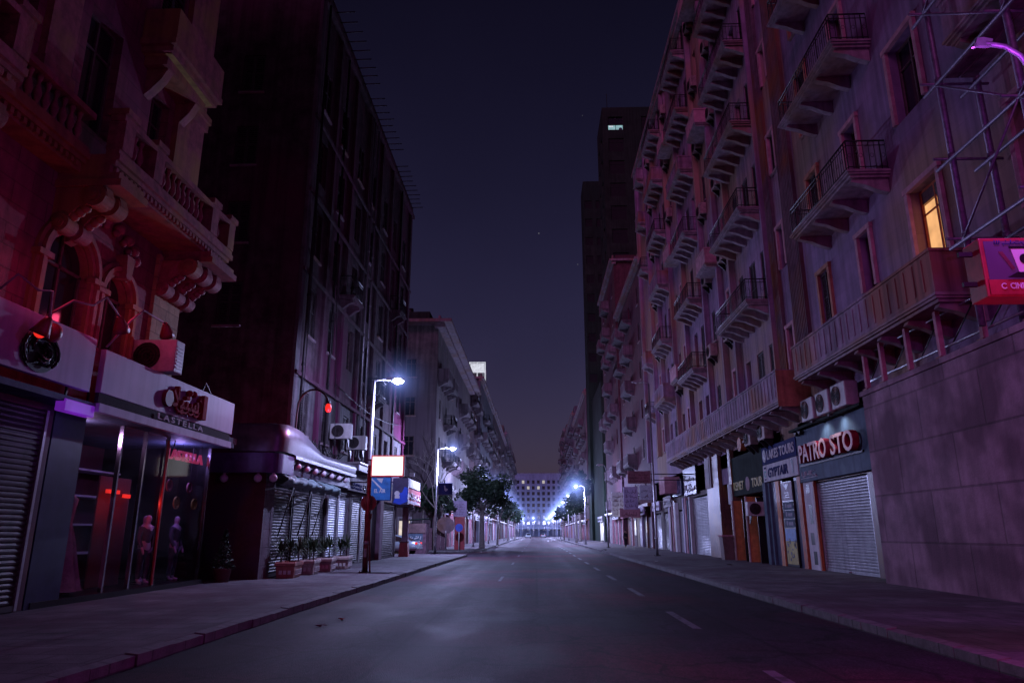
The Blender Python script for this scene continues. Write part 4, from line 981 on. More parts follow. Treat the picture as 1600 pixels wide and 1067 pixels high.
# gooseneck lamp on the canopy
gl = thing('gooseneck_lamp', 'dark tall gooseneck lamp with a red bulb standing on the canopy', 'lamp', (-8.32, 24.3, 4.05))
b = MB(); b.tube([(0, 0, 0), (.01, .02, 1.3), (.02, .05, 1.75)] + [(.56 - .54 * math.cos(R(a)), .05, 1.75 + .62 * math.sin(R(a))) for a in range(15, 166, 15)] + [(1.1, .05, 1.86)], .035, 8); obj('arm', b, M['iron'], gl)
b = MB(); b.ball((1.1, .05, 1.72), .11, 12, 8, 1.5); obj('bulb', b, M['red_lit'], gl); lens_light('gooseneck_red_fill', (-7.1, 24.2, 5.5), 75, (1, .05, .16), .12); b = MB(); b.tube([(1.1, .05, 1.84), (1.1, .05, 1.95)], .06, 8); obj('socket', b, M['iron'], gl)  # added red light, bulb built lit to redden the dark block
for i in range(5):
    b = MB(); r3 = random.Random(i + 40); y = 26.5 + i * 1.3
    for k in range(5): b.tube([(-8.9 + r3.uniform(-.3, .2), y + r3.uniform(-.6, .6), 4.42), (-8.8 + r3.uniform(-.3, .2), y + r3.uniform(-.6, .6), 4.75 + r3.uniform(0, .5)), (-9.0, y + r3.uniform(-.8, .8), 4.6 + r3.uniform(0, .4)), (-9.2, y + r3.uniform(-1, 1), 4.42)], .02, 4)
    tag(obj('cable_tangle', b, M['iron']), ['loop of loose cables on the shop roof nearest the gooseneck lamp', 'second tangle of cables from the gooseneck lamp on the shop roof', 'cable tangle midway along the tin canopy top', 'cable tangle beneath the nearer wall air conditioner', 'cable tangle farthest along the tin canopy by the duct box'][i], 'cables')
# planters with spiky plants
def planter(x, y, label, m='planter', k=1.):
    t = thing('planter', label, 'planter', (x, y, .15), PI/2 + .12, 'planters on the left pavement'); t.scale = (k, k, k)
    b = MB(); w0, w1, d0, d1, h = .56, .66, .27, .33, .5
    pr = [(.96, 0), (1, .03), (1.08, .36), (1.2, .38), (1.2, .46), (1.12, .5), (1.0, .5), (.98, .44)]
    Rg = [[b.v((sx * w0 * q, sy * d0 * q, z)) for sx, sy in ((-1, -1), (-.85, -1.0), (.85, -1.0), (1, -1), (1, 1), (-1, 1))] for q, z in pr]
    for A, B in zip(Rg, Rg[1:]):
        for i in range(6): b.f([A[i], A[(i + 1) % 6], B[(i + 1) % 6], B[i]])
    b.f(Rg[0]); obj('box', b, M[m], t)
    s_ = MB(); s_.box(-.5, .5, -.24, .24, .4, .45); obj('soil', s_, M['soil'], t)
    e = MB()
    for i in range(7):
        xx = -.45 + i * .145; yy = -.298
        for a, b_, c, d in ((0, .1, .1, .12), (0, .02, .12, .24), (0, .1, .24, .26), (.08, .1, .16, .24), (.05, .1, .16, .18)): e.box(xx + a, xx + b_, yy - .012, yy + .03, c, d)
    for sx in (-1, 1):
        for i in range(3): yy = -.18 + i * .14; e.box(*sorted((sx * .585, sx * .615)), yy, yy + .09, .12, .24)
    obj('meander_relief', e, M['meander'], t)
def spiky(x, y, label, h, n, sd):
    r3 = random.Random(sd); t = thing('spiky_plant', label, 'plant', (x, y, .58), r3.uniform(0, 6), 'spiky plants in the pavement planters')
    for q in range(n):
        cx, cy = (q - (n - 1) / 2) * .3 + r3.uniform(-.05, .05), r3.uniform(-.06, .06); hh = h * r3.uniform(.75, 1.1)
        b = MB(); b.tube([(cy, cx, 0), (cy, cx, hh * .5)], .025, 6); obj('stem', b, M['bark'], t)
        b = MB()
        for i in range(85):
            a = r3.uniform(0, 2 * PI); el = r3.uniform(-.25, 1.35); l = r3.uniform(.38, .66); d = Vector((math.cos(a) * math.cos(el), math.sin(a) * math.cos(el), math.sin(el)))
            p0 = Vector((cy, cx, hh * r3.uniform(.35, .55))); p1 = p0 + d * l * .55; p2 = p0 + d * l + Vector((0, 0, -.12 * math.cos(el))); s_ = d.cross(Vector((0, 0, 1)))
            s_ = (s_.normalized() if s_.length > .01 else Vector((1, 0, 0))) * .022
            A = [b.v(p0 - s_ * .6), b.v(p0 + s_ * .6), b.v(p1 + s_), b.v(p1 - s_), b.v(p2)]; b.mi = r3.choice((0, 0, 1)); b.f(A[:4]); b.f([A[3], A[2], A[4]])
        obj('leaves', b, [M['spike'], M['leaf_c']], t)
for i, (y, x, lab, lab2, m, h, n) in enumerate(((24.3, -8.15, 'red-sided planter with white meander pattern, nearest of the row', 'spiky plant in the nearest red planter', 'planter_red', .9, 3), (26.2, -8.1, 'second planter from the camera, close behind the red one', 'spiky plant in the second planter', 'planter', 1.05, 3),
                                         (28.2, -8.05, 'third planter from the camera in the row by the shutters', 'spiky plant in the third planter', 'planter', 1.0, 2), (30.3, -7.95, 'farthest planter of the row, in front of the pale blue shutters', 'spiky plant in the farthest planter', 'planter', 1.0, 2))):
    planter(x, y, lab, m); spiky(x, y, lab2, h, n, i)
# round sign on a leaning post, low box by the pole, red bin
t = thing('round_sign', 'round dark traffic sign seen from behind on a leaning post by the rusty lamp pole', 'traffic sign', (-6.05, 26.9, .15))
b = MB(); b.tube([(0, 0, 0), (-.3, .6, 2.75)], .032, 8); obj('post', b, M['rust'], t); b = MB(); b.disc((-.3, .56, 2.5), .3, 'y', .02); obj('disc', b, M['rust'], t); b = MB(); b.box(-.42, -.14, .5, .52, 1.9, 2.12); obj('plate', b, M['rust'], t)
t = thing('red_box', 'small dark red box at the foot of the pale shopfront pillar', 'box', (-8.2, 45.6, .15)); b = MB(); b.prism([(-.3, 0), (.3, 0), (.24, .85), (-.24, .85)], lambda u, v, w: (u, w, v), -.25, .25); obj('body', b, M['red'], t); b = MB(); b.box(-.28, .28, -.3, .3, .852, .92); obj('lid', b, M['maroon_wall'], t)
t = thing('pavement_grate', 'dark iron grate on the left pavement by the kerb bend', 'grate', (-5.7, 27.0, .151)); b = MB()
for i in range(9): b.box(-.4, .4, -.25 + i * .06, -.21 + i * .06, .001, .02)
obj('bars', b, M['iron'], t)

# ------------------------------------------------------------------ side street corner: kiosk, car, fence, signs
kk = thing('kiosk', 'small brown roofed kiosk with white patterned front at the side street corner', 'kiosk', (-9.35, 57.2, .0))
b = MB(); b.box(-.75, .75, 0, 1.6, 0, 2.3); obj('body', b, M['wood'], kk); b = MB(); b.prism([(-.95, 2.5), (.95, 2.62), (.95, 2.68), (-.95, 2.56)], lambda u, v, w: (u, w, v), -.4, 1.8); obj('roof', b, M['green_board'], kk)
b = MB(); b.box(-.7, .7, -.06, -.005, 1.55, 2.28); obj('fascia', b, M['bin'], kk); b = MB(); b.box(-.62, .5, -.03, -.004, .35, 1.5); obj('counter_front', b, M['slate'], kk)
squiggle(kk, -.55, .45, 1.0, .95, 'white', 77, 'pattern', 3, .03, .045)
def sedan(x, y, z, rz, label, group=None):
    t = thing('parked_car', label, 'car', (x, y, z), rz, group)
    b = MB(); st = [(-2.2, .42, .62, .8), (-2.1, .3, .82, .85), (-1.6, .28, .9, .87), (-.9, .26, .94, .88), (0, .26, .95, .88), (.9, .26, .95, .88), (1.5, .28, .98, .87), (2.05, .32, .96, .84), (2.2, .42, .78, .78)]
    Rg = []
    for xx, lo, hi, w in st: Rg.append([b.v((xx, s_ * w * k, zz)) for s_, k, zz in ((-1, .9, lo), (-1, 1, lo + .15), (-1, 1.0, (lo + hi) / 2), (-1, .94, hi - .04), (-1, .82, hi), (1, .82, hi), (1, .94, hi - .04), (1, 1.0, (lo + hi) / 2), (1, 1, lo + .15), (1, .9, lo))])
    for A, B in zip(Rg, Rg[1:]):
        for i in range(10): b.f([A[i], A[(i + 1) % 10], B[(i + 1) % 10], B[i]]).smooth = True
    b.f(Rg[0]); b.f(Rg[-1])
    obj('body', b, M['car'], t)
    c = MB(); pr = [(-1.15, .93, .78), (-.35, 1.38, .64), (.55, 1.42, .63), (1.1, 1.3, .64), (1.75, .97, .76)]
    Rg = [[c.v((xx, -w, zz - .05)), c.v((xx, -w * .93, zz)), c.v((xx, w * .93, zz)), c.v((xx, w, zz - .05))] for xx, zz, w in pr]; bs = [[c.v((xx, -.8, .92)), c.v((xx, .8, .92))] for xx, zz, w in pr]
    for i in range(4):
        for k in range(3): c.f([Rg[i][k], Rg[i][k + 1], Rg[i + 1][k + 1], Rg[i + 1][k]]).smooth = True
        c.f([bs[i][0], Rg[i][0], Rg[i + 1][0], bs[i + 1][0]]); c.f([bs[i][1], Rg[i][3], Rg[i + 1][3], bs[i + 1][1]])
    obj('cabin', c, M['car'], t)
    for s_ in (-1, 1):
        g = MB(); g.prism([(-.95, .98), (-.35, 1.3), (.05, 1.34), (.05, .98)], lambda u, v, w: (u, w, v), s_ * .78 - .02, s_ * .78 + .02); g.prism([(.12, .98), (.12, 1.34), (.55, 1.35), (.95, 1.26), (1.4, 1.0)], lambda u, v, w: (u, w, v), s_ * .78 - .02, s_ * .78 + .02); obj('side_window', g, M['pane'], t)
    g = MB(); g.quad((1.14, -.57, 1.3), (1.14, .57, 1.3), (1.78, .66, .99), (1.78, -.66, .99)); obj('rear_window', g, M['pane'], t)
    g = MB(); g.quad((-.42, -.57, 1.36), (-.42, .57, 1.36), (-1.2, .68, .97), (-1.2, -.68, .97)); obj('windscreen', g, M['pane'], t)
    for s_ in (-1, 1):
        l = MB(); l.box(2.08, 2.2, *sorted((s_ * .5, s_ * .8)), .74, .9, .02); obj('tail_light', l, M['red_lit'], t)
        l = MB(); l.box(-2.2, -2.06, *sorted((s_ * .5, s_ * .78)), .6, .74, .02); obj('headlight', l, M['white'], t)
        for xx in (-1.35, 1.4):
            w = MB(); w.disc((xx, s_ * .79, .31), .31, 'y', .2, 24); o = obj('wheel', w, M['tyre'], t); h = MB(); h.disc((xx, s_ * .9, .31), .19, 'y', .02, 20); obj('hubcap', h, M['steel'], o)
    bp = MB(); bp.box(2.17, 2.26, -.75, .75, .4, .56, .02); obj('bumper', bp, M['car'], t); bp = MB(); bp.box(2.205, 2.22, -.25, .25, .6, .72); obj('number_plate', bp, M['white'], t)
    return t
sedan(-10.9, 55.0, 0, R(-6), 'silver saloon car parked in the side street with its red tail light showing')
fe = thing('board_fence', 'purple brown board fence across the side street corner', 'fence', (-11, 63.6, .15))
b = MB(); x = -2.5
while x < 3.2: b.box(x, x + .17, 0, .03, 0, 1.85 + rnw.uniform(-.04, .04)); x += .18
obj('boards', b, M['wood'], fe); b = MB(); b.box(-2.5, 3.2, .031, .09, .4, .5); b.box(-2.5, 3.2, .031, .09, 1.4, 1.5); obj('rail', b, M['frame'], fe)
um = thing('parasol', 'tilted grey canvas parasol by the board fence', 'parasol', (-7.75, 62.9, .15))
b = MB(); b.tube([(0, 0, 0), (0, 0, 2.4)], .03, 8); obj('pole', b, M['steel'], um); b = MB(); b.M = Matrix.Translation((0, 0, 2.2)) @ Matrix.Rotation(R(-62), 4, 'X'); b.lathe([(.8, -.3), (.6, -.12), (.3, .02), (.02, .1)], seg=10); obj('canopy', b, M['slab'], um)
t = thing('round_sign', 'round blue traffic sign on a short white post beyond the side street', 'traffic sign', (-6.62, 62.9, .15)); b = MB(); b.tube([(0, 0, 0), (0, 0, 2.1)], .04, 8); obj('post', b, M['white'], t); b = MB(); b.disc((0, -.05, 1.85), .33, 'y', .02, 28); obj('disc', b, mat('royal_blue', (.03, .07, .45), .4), t)
t = thing('advert_board', 'pale lilac notice board with pointed top on a red stand', 'notice board', (-6.75, 64.6, .15)); b = MB(); b.box(-.45, .45, 0, .3, 0, 2.8); obj('stand', b, M['red'], t); b = MB(); b.box(-.6, .6, -.06, .28, 2.82, 4.15, .02); obj('board', b, M['lilac_board'], t); b = MB(); b.prism([(-.4, 4.16), (.4, 4.16), (0, 4.55)], lambda u, v, w: (u, w, v), 0, .2); obj('top', b, M['canvas'], t); squiggle(t, -.45, 2.95, .9, 1.05, 'bin', 9, 'lettering', 5, .012, .075)
# ------------------------------------------------------------------ right: near mauve block behind the hoarding
nb = thing('mauve_apartment_block', 'near mauve apartment block with iron balconies behind the scaffolding', 'building', (11.1, 27.6, .15))
N1 = Facade(nb, 'right', 11.1); L3 = nb.location
NH = 36
W1 = [(22.5, .8, 9.3, 1.95), (18.75, 1.5, 8.6, 2.6), (25.95, .9, 9.15, 2.05), (14.2, 1.4, 8.6, 2.6), (11, 1.2, 8.6, 2.6)]
wins = []
for f_ in range(6):
    dz = f_ * 4.72
    for (c, w, z, h) in W1:
        if f_ == 0: wins.append((c, w, z, h, 'bare' if c == 18.75 else 'half' if c > 25 else 'bare'))
        else:
            zz = 12.55 + (f_ - 1) * 4.72
            if c in (22.5, 25.95): wins.append((c, .95, zz, 2.75, 'half' if c > 25 else 'bare'))
            else: wins.append((c, w, zz + .95, 2.5, 'bare' if c == 18.75 else 'closed'))
N1.wall('wall', M['mauve'], -5, 27.6, 5.0, NH, [(c - w/2, c + w/2, z, z + h) for c, w, z, h, s_ in wins], .38)
for c, w, z, h, s_ in wins:
    lit = (c == 18.75 and z < 9)
    wo_ = N1.put(p_window(w, h, s_, 'orange_dk' if lit else 'frame', 'warm_lit' if lit else 'pane', .3, 'orange_plaster' if c > 25 else 'reveal_pink'), c, z)
    if lit:
        b = MB(); b.box(.1, .7, .255, .27, .08, h - .05); b.box(-.66, .1, .262, .268, h * .84, h - .05); obj('curtain', b, M['frame'], wo_); b = MB(); b.box(-.62, .05, .292, .3, .1, h * .82); obj('lit_room', b, M['warm_core'], wo_)
b = MB(); b.box(.4, 18, -32, 0, 4.9, NH - .1); obj('building_core', b, M['recess'], nb)
b = MB(); b.box(-.5, 18.2, -32.4, .02, NH + .003, NH + .5); b.box(-.3, 18, -32.2, .01, NH - .35, NH); obj('cornice', b, M['slab'], nb)
for f_ in range(5):
    z = 12.5 + f_ * 4.72
    N1.put(p_balcony(5.1, 1.3, 'iron', 4), 22.9, z)
    N1.put(p_balcony(2.4, .9, 'solid', 2), 14.2, z + .8)
N1.put(p_balcony(9.8, 1.3, 'solid', 7, rh=1.05), 21.7, 7.25)
gw = MB(); gw.box(-.0, .4, -32, -4.65, 0, 4.85); obj('ground_wall', gw, M['brown_stone'], nb)
# ------------------------------------------------------------------ right: long lilac block
rb = thing('lilac_apartment_block', 'long lilac apartment block with columns of balconies along the right side', 'building', (11.1, 27.6, .15))
N2 = Facade(rb, 'right', 11.1); RH, RE = 38.4, 69.5
flo2 = [7.35 + 4.68 * i for i in range(7)]
colw = [(29.9, .7), (32.6, .85), (34.4, 1.0), (36.4, .8), (38.6, .75), (42.6, .8), (45.6, .95), (47.6, .95), (50.8, .75), (53.2, .8), (56.3, .95), (58.2, .95), (61.4, .8), (65.2, .9)]
ws2 = [(c, w, z + .02, 2.75) if c in (32.6, 34.4, 36.4, 45.6, 47.6, 56.3, 58.2) else (c, w, z + .9, 1.9) for z in flo2 for c, w in colw]
N2.wall('wall', M['lilac'], 27.603, RE, 4.3, RH, [(c - w/2, c + w/2, z, z + h) for c, w, z, h in ws2], .38)
r5 = random.Random(8)
for c, w, z, h in ws2:
    N2.put(p_window(w, h, r5.choice(['bare', 'closed', 'half']), 'frame', 'pane', .3, 'reveal_pink' if c in (29.9, 38.6, 50.8, 61.4) else None), c, z)
b = MB(); b.box(.4, 18, .003, RE - 27.6, 4.2, RH - .1); obj('building_core', b, M['recess'], rb)
b = MB(); b.quad((0, RE - 27.6, 4.15), (18, RE - 27.6, 4.15), (18, RE - 27.6, RH - .15), (0, RE - 27.6, RH - .15)); obj('end_wall', b, M['lilac'], rb)
b = MB(); b.box(-.55, 18, .03, RE - 27.4, RH - .14, RH + .12); b.box(-.2, 18, .03, RE - 27.5, RH + .123, RH + .9); b.box(-.35, 18, .03, RE - 27.5, RH - .5, RH - .143); obj('cornice', b, M['slab'], rb)
# stepped far end seen against the sky
b = MB(); b.box(2.0, 12, 32, 38, RH + .12, RH + 3.2); obj('roof_room', b, M['lilac'], rb)
# ribbed strips with a pink reveal between them
def ribs(y0, y1, z0, z1, m):
    b = MB(); b.box(-.1, -.003, y0 - 27.6, y1 - 27.6, z0, z1); k = y0
    while k < y1 - .04: b.box(-.17, -.103, k - 27.6, k + .075 - 27.6, z0, z1); k += .17
    obj('ribbed_strip', b, M[m], rb)
ribs(27.75, 29.3, 7.9, RH - .5, 'rib_dark'); ribs(30.5, 31.3, 7.9, RH - .5, 'rib_dark'); ribs(54.2, 55.2, 7.9, RH - .5, 'rib_dark')
for y, w in ((31.45, .14), (37.4, .3), (39.9, .3), (43.6, .3), (49.4, .3), (54.0, .2), (59.6, .3), (63.4, .3), (69.2, .5)):
    b = MB(); b.box(-.32, -.003, y - 27.6, y + w - 27.6, 7.9, RH - .5); obj('pilaster', b, M['lilac'], rb)
for i, z in enumerate(flo2[1:]):
    N2.put(p_balcony(5.6, 1.3, 'iron', 6), 34.5, z)
    N2.put(p_balcony(4.6, 1.15, 'iron' if i != 3 else 'solid', 5, rh=1.0 if i != 3 else .8), 46.6, z - .35)
    N2.put(p_balcony(4.4, 1.1, 'iron' if i % 2 else 'solid', 4), 57.2, z - .2)
    N2.put(p_balcony(2.3, 1.0, 'solid', 0, 'reveal_pink', rh=.85), 40.9 if i % 2 else 51.2, z + .3)
    if i != 2: N2.put(p_balcony(2.2, .9, 'solid' if i % 3 else 'iron', 2), 65.2, z)
N2.put(p_balcony(25.4, 1.3, 'solid', 20, rh=1.15), 41.3, 6.75)
b = MB(); b.box(-1.36, -.02, .9, .94, 6.3, 7.78); obj('orange_light_panel', b, M['orange_plaster'], rb)  # added thin panel: orange light on the balcony end, put in as colour
# canopy slab at the far end with two end boxes
b = MB(); b.box(-1.2, -.01, 28.5, 31.0, 4.35, 5.6); obj('bay_box', b, M['reveal_pink'], rb)
# air conditioners on the long block
n = 0
colname = {38.6: 'the first pilaster', 42.6: 'the second pilaster', 50.8: 'the third column of balconies', 53.2: 'the second ribbed strip', 61.4: 'the farthest balconies', 65.2: 'the far end'}
flname = ['second', 'third', 'fourth', 'fifth', 'sixth', 'seventh']
for i, z in enumerate(flo2[1:]):
    for c in (38.6, 42.6, 53.2, 61.4):
        if r5.random() < .82:
            ac_unit((11.1 - .32 if 0 else 11.08, c + (.1 if c != 53.2 else 0), z - .1), -PI/2, f'rusty air conditioner, {flname[i]} floor of the lilac block, by {colname[c]}', 'ac_rust', 'ac_red' if r5.random() < .5 else 'ac_dark', 'air conditioners on the lilac block', True, 1.25)
# ------------------------------------------------------------------ right: shopfronts under the lilac block
sf = thing('shop_row', 'row of shuttered shopfronts with brown stone piers under the lilac block', 'shopfronts', (11.1, 27.6, .15))
S2 = Facade(sf, 'right', 11.1)
sh = [(24.55, 29.15, .15, 3.5), (30.4, 34.9, .15, 3.9), (35.1, 40.5, .15, 3.5), (41.2, 43.4, .15, 5.2), (47.3, 51.9, .15, 4.0), (54.8, 57.2, .15, 3.3), (61, 64, .15, 3.3), (65.5, 68.5, .15, 3.3)]
S2.wall('wall', M['brown_stone'], 23.0, 46.6, .15, 6.0, sh[:4], .5); S2.wall('wall', M['far_a'], 46.603, RE, .15, 6.0, sh[4:], .4)
b = MB(); b.box(.6, 1.0, -5, RE - 27.6, 0, 5.85); obj('back_wall', b, M['recess'], sf)
S2.put(p_shutter(4.5, 3.3, 'shutter'), 26.85, .16, -.08)
b = MB(); b.box(-.1, -.004, 1.6, 2.6, 0, 3.4); obj('product_panel', b, M['white'], sf)
for i, (z, h) in enumerate(((.2, .5), (.95, .45), (1.75, .75), (2.95, .35))): q = MB(); q.box(-.104, -.1005, 1.85 + .1 * (i % 2), 2.2 + .12 * (i % 2), z, z + h); obj('product_picture', q, M['black'], sf)
b = MB(); b.box(-.12, -.004, 1.45, 1.56, 0, 3.4); obj('red_trim', b, M['orange_dk'], sf)
# striped entrance of the travel office
for (y0, y1, m, dpt) in ((30.35, 30.75, 'orange_dk', .16), (30.78, 31.25, 'navy', .1), (32.75, 33.1, 'black', .08), (33.13, 33.6, 'orange', .13), (33.63, 34.2, 'navy', .1), (34.25, 34.9, 'slate', .2)):
    b = MB(); b.box(-dpt, .3, y0 - 27.6, y1 - 27.6, 0, 3.68); obj('entrance_pilaster', b, M[m], sf)
ps = thing('poster_panel', 'tall poster with dark photos above a yellow and blue picture beside the travel office', 'poster', (10.92, 32.7, .17), -PI/2)
b = MB(); b.box(0, 1.4, 0, .06, 0, 3.55); obj('board', b, M['black'], ps); b = MB(); b.box(.05, 1.35, -.014, -.004, 2.75, 3.5); obj('white_header', b, M['white'], ps)
q = MB(); q.prism([(.3, 3.45), (1.1, 3.45), (.7, 3.2)], lambda u, v, w: (u, w, v), -.02, -.0155)
for i in range(3): q.box(.35 + .05 * i, 1.05 - .05 * i, -.02, -.0155, 2.86 + .1 * i, 2.9 + .1 * i)
obj('header_mark', q, M['navy'], ps)
for i in range(3):
    b = MB(); b.box(.08, 1.32, -.012, -.004, 1.62 + .37 * i, 1.95 + .37 * i); o = obj('photo_tile', b, M['slate'], ps)
    q = MB(); q.disc((.45, -.016, 1.8 + .37 * i), .1, 'y', .005); q.box(.65, 1.15, -.018, -.0135, 1.7 + .37 * i, 1.84 + .37 * i); obj('photo_tile', q, M['canvas'], ps)
b = MB(); b.box(.05, 1.35, -.012, -.004, .1, 1.05); obj('yellow_picture', b, M['yellow_paint'], ps); b = MB(); b.box(.05, 1.35, -.012, -.004, 1.053, 1.56); obj('blue_picture', b, mat('sky_blue_print', (.07, .2, .5), .5, var=.3), ps)
q = MB(); r6 = random.Random(2)
for i in range(16): q.disc((r6.uniform(.15, 1.25), -.016, r6.uniform(.16, 1.1)), r6.uniform(.04, .1), 'y', .006, 10)
obj('picture_spots', q, M['navy'], ps)
# orange door leaves, standing open towards the camera
for y, z, lab in ((40.2, 3.1, 1), (37.6, 3.2, 2)):
    b = MB(); b.box(-.35, .35, y - 27.6, y + .06 - 27.6, .0, z); o = obj('door_leaf', b, M['orange'], sf)
    b = MB(); b.box(-.42, -.352, y - .04 - 27.6, y + .1 - 27.6, .0, z + .02)
    for k in range(5): b.box(-.45, -.421, y - 27.6, y + .05 - 27.6, .4 + k * .55, .5 + k * .55)
    obj('door_edge', b, M['planter'], o)
b = MB(); b.box(-.3, .4, 8.5, 8.56, 0, 3.1); b.box(-.3, .4, 11.0, 11.05, 0, 3.1); obj('dark_door_leaf', b, M['black'], sf)
for y in (35.9, 38.8): S2.put(p_shutter(1.8, 3.2, 'shutter_dark', 'iron'), y, .16, -.3)
b = MB(); b.box(-.3, -.004, 6.95, 7.35, 0, 3.7); obj('grey_pier', b, M['slate'], sf)
ac_unit((10.75, 36.2, 2.35), 0, 'pale boxy air conditioner between the orange doors and the travel office', 'ac', 'ac_dark', None, True, 1.1)
for y0, y1 in ((40.6, 41.15), (43.5, 46.55)):
    b = MB(); b.box(-.22, -.004, y0 - 27.6, y1 - 27.6, 0, 6.4); obj('stone_pier', b, M['brown_stone'], sf)
b = MB(); b.box(-.12, .1, 16.05, 16.35, .3, 5.6); obj('orange_lit_strip', b, M['orange_dk'], sf)
b = MB(); b.box(-.3, -.224, 17.4, 18.9, 4.1, 6.3); b.box(-.32, -.301, 17.7, 17.95, 4.2, 6.2); obj('dark_recess_panel', b, M['maroon_wall'], sf)
S2.put(p_shutter(4.5, 3.75, 'shutter'), 49.6, .16, -.08)
for i, (y, w, m) in enumerate(((52.2, .35, 'white'), (52.75, .3, 'slate'), (53.3, .4, 'reveal_pink'), (53.9, .25, 'maroon_wall'), (54.3, .4, 'lilac_board'), (57.4, .4, 'white'), (58.0, .5, 'brown_stone'), (58.8, .35, 'reveal_pink'), (59.5, .4, 'maroon_wall'), (60.2, .6, 'lilac_board'))):
    b = MB(); b.box(-.2 - .03 * (i % 3), -.004, y - 27.6, y + w - 27.6, 0, 3.9 - .2 * (i % 2)); obj('painted_pilaster', b, M[m], sf)
S2.put(p_shutter(2.3, 3.0, 'shutter'), 56.0, .16, -.08); S2.put(p_shutter(2.9, 3.0, 'shutter_dark'), 62.5, .16, -.08); S2.put(p_shutter(2.9, 3.0, 'shutter'), 67, .16, -.08)
# shop signs on the right
pt = board_sign('shop_sign', 'slate blue metal sign with pink raised PATRO STO letters', (10.92, 30.25, 3.55), -PI/2, 6.6, 2.05, 'slate', .2)
def raised(body, x, z, h, w):
    obj('letter_side', text_mesh(body, h, .22, M['dkred'], w), None, pt, (x, -.17, z)); obj('lettering', text_mesh(body, h, .02, M['red_face'], w), None, pt, (x, -.292, z))
raised('PATRO', .95, .72, .7, 2.75); raised('STO', 4.1, .72, .7, 1.9)
b = MB(); b.box(.3, 6.1, -.06, -.003, .6, .68)
obj('mounting_bar', b, M['iron'], pt); squiggle(pt, .25, .16, 1.5, .36, 'white', 21, 'script', 1, .018); b = MB(); b.box(.15, 1.9, -.014, -.003, .13, .15); obj('underline', b, M['white'], pt)
b = MB(); b.box(-.1, 6.7, -.25, .2, 2.06, 2.16); obj('top_rail', b, M['green_board'], pt)
for x in (3.3, 4.9):
    l = bpy.data.lights.new('sign_light', 'SPOT'); l.energy = 46; l.color = (.75, .86, 1); l.spot_size = R(125); l.spot_blend = .8; l.shadow_soft_size = .05
    lo = bpy.data.objects.new('sign_light', l); COL.objects.link(lo); lo.location = (10.42, 30.25 - x, 5.52); lo.rotation_euler = Vector((.42, 0, -.62)).to_track_quat('-Z', 'Y').to_euler()
    b = MB(); b.tube([(x, -.02, 2.0), (x, -.45, 2.08), (x, -.5, 2.02)], .018, 5); o = obj('spotlight', b, M['iron'], pt); b = MB(); b.box(x - .08, x + .08, -.56, -.42, 2.0, 2.07, .01); obj('housing', b, M['iron'], o)
for x in (.3, .75): b = MB(); b.prism([(x, 2.0), (x + .3, 2.0), (x + .2, 1.85)], lambda u, v, w: (u, w, v), -.2, -.01); obj('floodlight', b, M['iron'], pt)
lk = board_sign('shop_sign', 'blue sign reading LAKES TOURS with a pale round emblem', (10.9, 34.95, 4.68), -PI/2, 4.62, .8, 'blue_board', .16); letters(lk, 'LAKES TOURS', .85, .2, .42, 'white', 3.6, .02); b = MB(); b.disc((.4, -.01, .4), .25, 'y', .014, 26, 1.2); obj('emblem', b, M['white'], lk); b = MB(); b.prism([(.3, .18), (.5, .3), (.42, .62), (.34, .5)], lambda u, v, w: (u, w, v), -.024, -.0185); obj('emblem', b, M['navy'], lk)
eg = board_sign('shop_sign', 'white sign reading EGYPTAIR with a dark falcon mark', (10.9, 34.95, 3.88), -PI/2, 4.62, .78, 'white', .16)
letters(eg, 'GYPTAIR', .78, .18, .42, 'blue_board', 2.7, .02, shear=.15); b = MB(); b.box(.2, .5, -.014, -.003, .6, .68); obj('lettering', b, M['blue_board'], eg); b = MB(); b.box(.2, .42, -.014, -.003, .08, .14); obj('lettering', b, M['blue_board'], eg); b = MB(); b.ring((.32, 0, .36), .1, .15, -.014, -.003, R(30), R(330), 16); obj('lettering', b, mat('teal_paint', (.02, .35, .3), .5), eg)
b = MB(); b.prism([(3.85, .68), (4.05, .72), (4.15, .6), (4.1, .45), (4.12, .2), (4.0, .12), (4.02, .4), (3.9, .55)], lambda u, v, w: (u, w, v), -.014, -.003); obj('falcon_mark', b, M['navy'], eg)
km = board_sign('shop_sign', 'dark green sign reading KEMET TOURS in dull yellow letters', (10.95, 40.65, 3.5), -PI/2, 5.55, 2.08, 'green_board', .16); letters(km, 'KEMET', .25, .3, .44, 'yellow_paint', 1.9, .02); letters(km, 'TOUR', 3.6, .3, .44, 'yellow_paint', 1.75, .02); b = MB(); b.disc((2.85, -.01, .52), .36, 'y', .014, 26); obj('emblem', b, M['slab'], km)
hl = board_sign('notice', 'small white notice on the pier left of the dark green sign', (10.78, 41.2, 3.1), -PI/2, .5, 1.1, 'white', .03, 'notice')
for i, (y, lab) in enumerate(((27.5, 'farthest of three air conditioners above the raised letter sign'), (26.0, 'middle of three air conditioners above the raised letter sign'), (24.55, 'nearest of three air conditioners above the raised letter sign'))):
    ac_unit((10.9, y, 5.72), -PI/2, lab, 'ac', 'ac_red', 'air conditioners above the raised letter sign', False, 1.35)
for y, z, lab in ((37.4, 6.0, 'round brown fan housing on the wall between the green sign and the parapet'),):
    t = thing('ventilator', lab, 'ventilator', (10.7, y, z), -PI/2); b = MB(); b.disc((0, 0, 0), .36, 'y', .3, 24); obj('drum', b, M['orange_dk'], t); b = MB(); b.box(.3, 1.6, -.1, .0, .0, .12); b.box(-.1, .1, .15, .36, -.1, .1); obj('duct', b, M['bin'], t)
ac_unit((10.95, 33.6, 5.75), -PI/2, 'orange-stained air conditioner on the wall above the LAKES TOURS sign, nearer one', 'ac_rust', 'ac_red', None, True, 1.25)
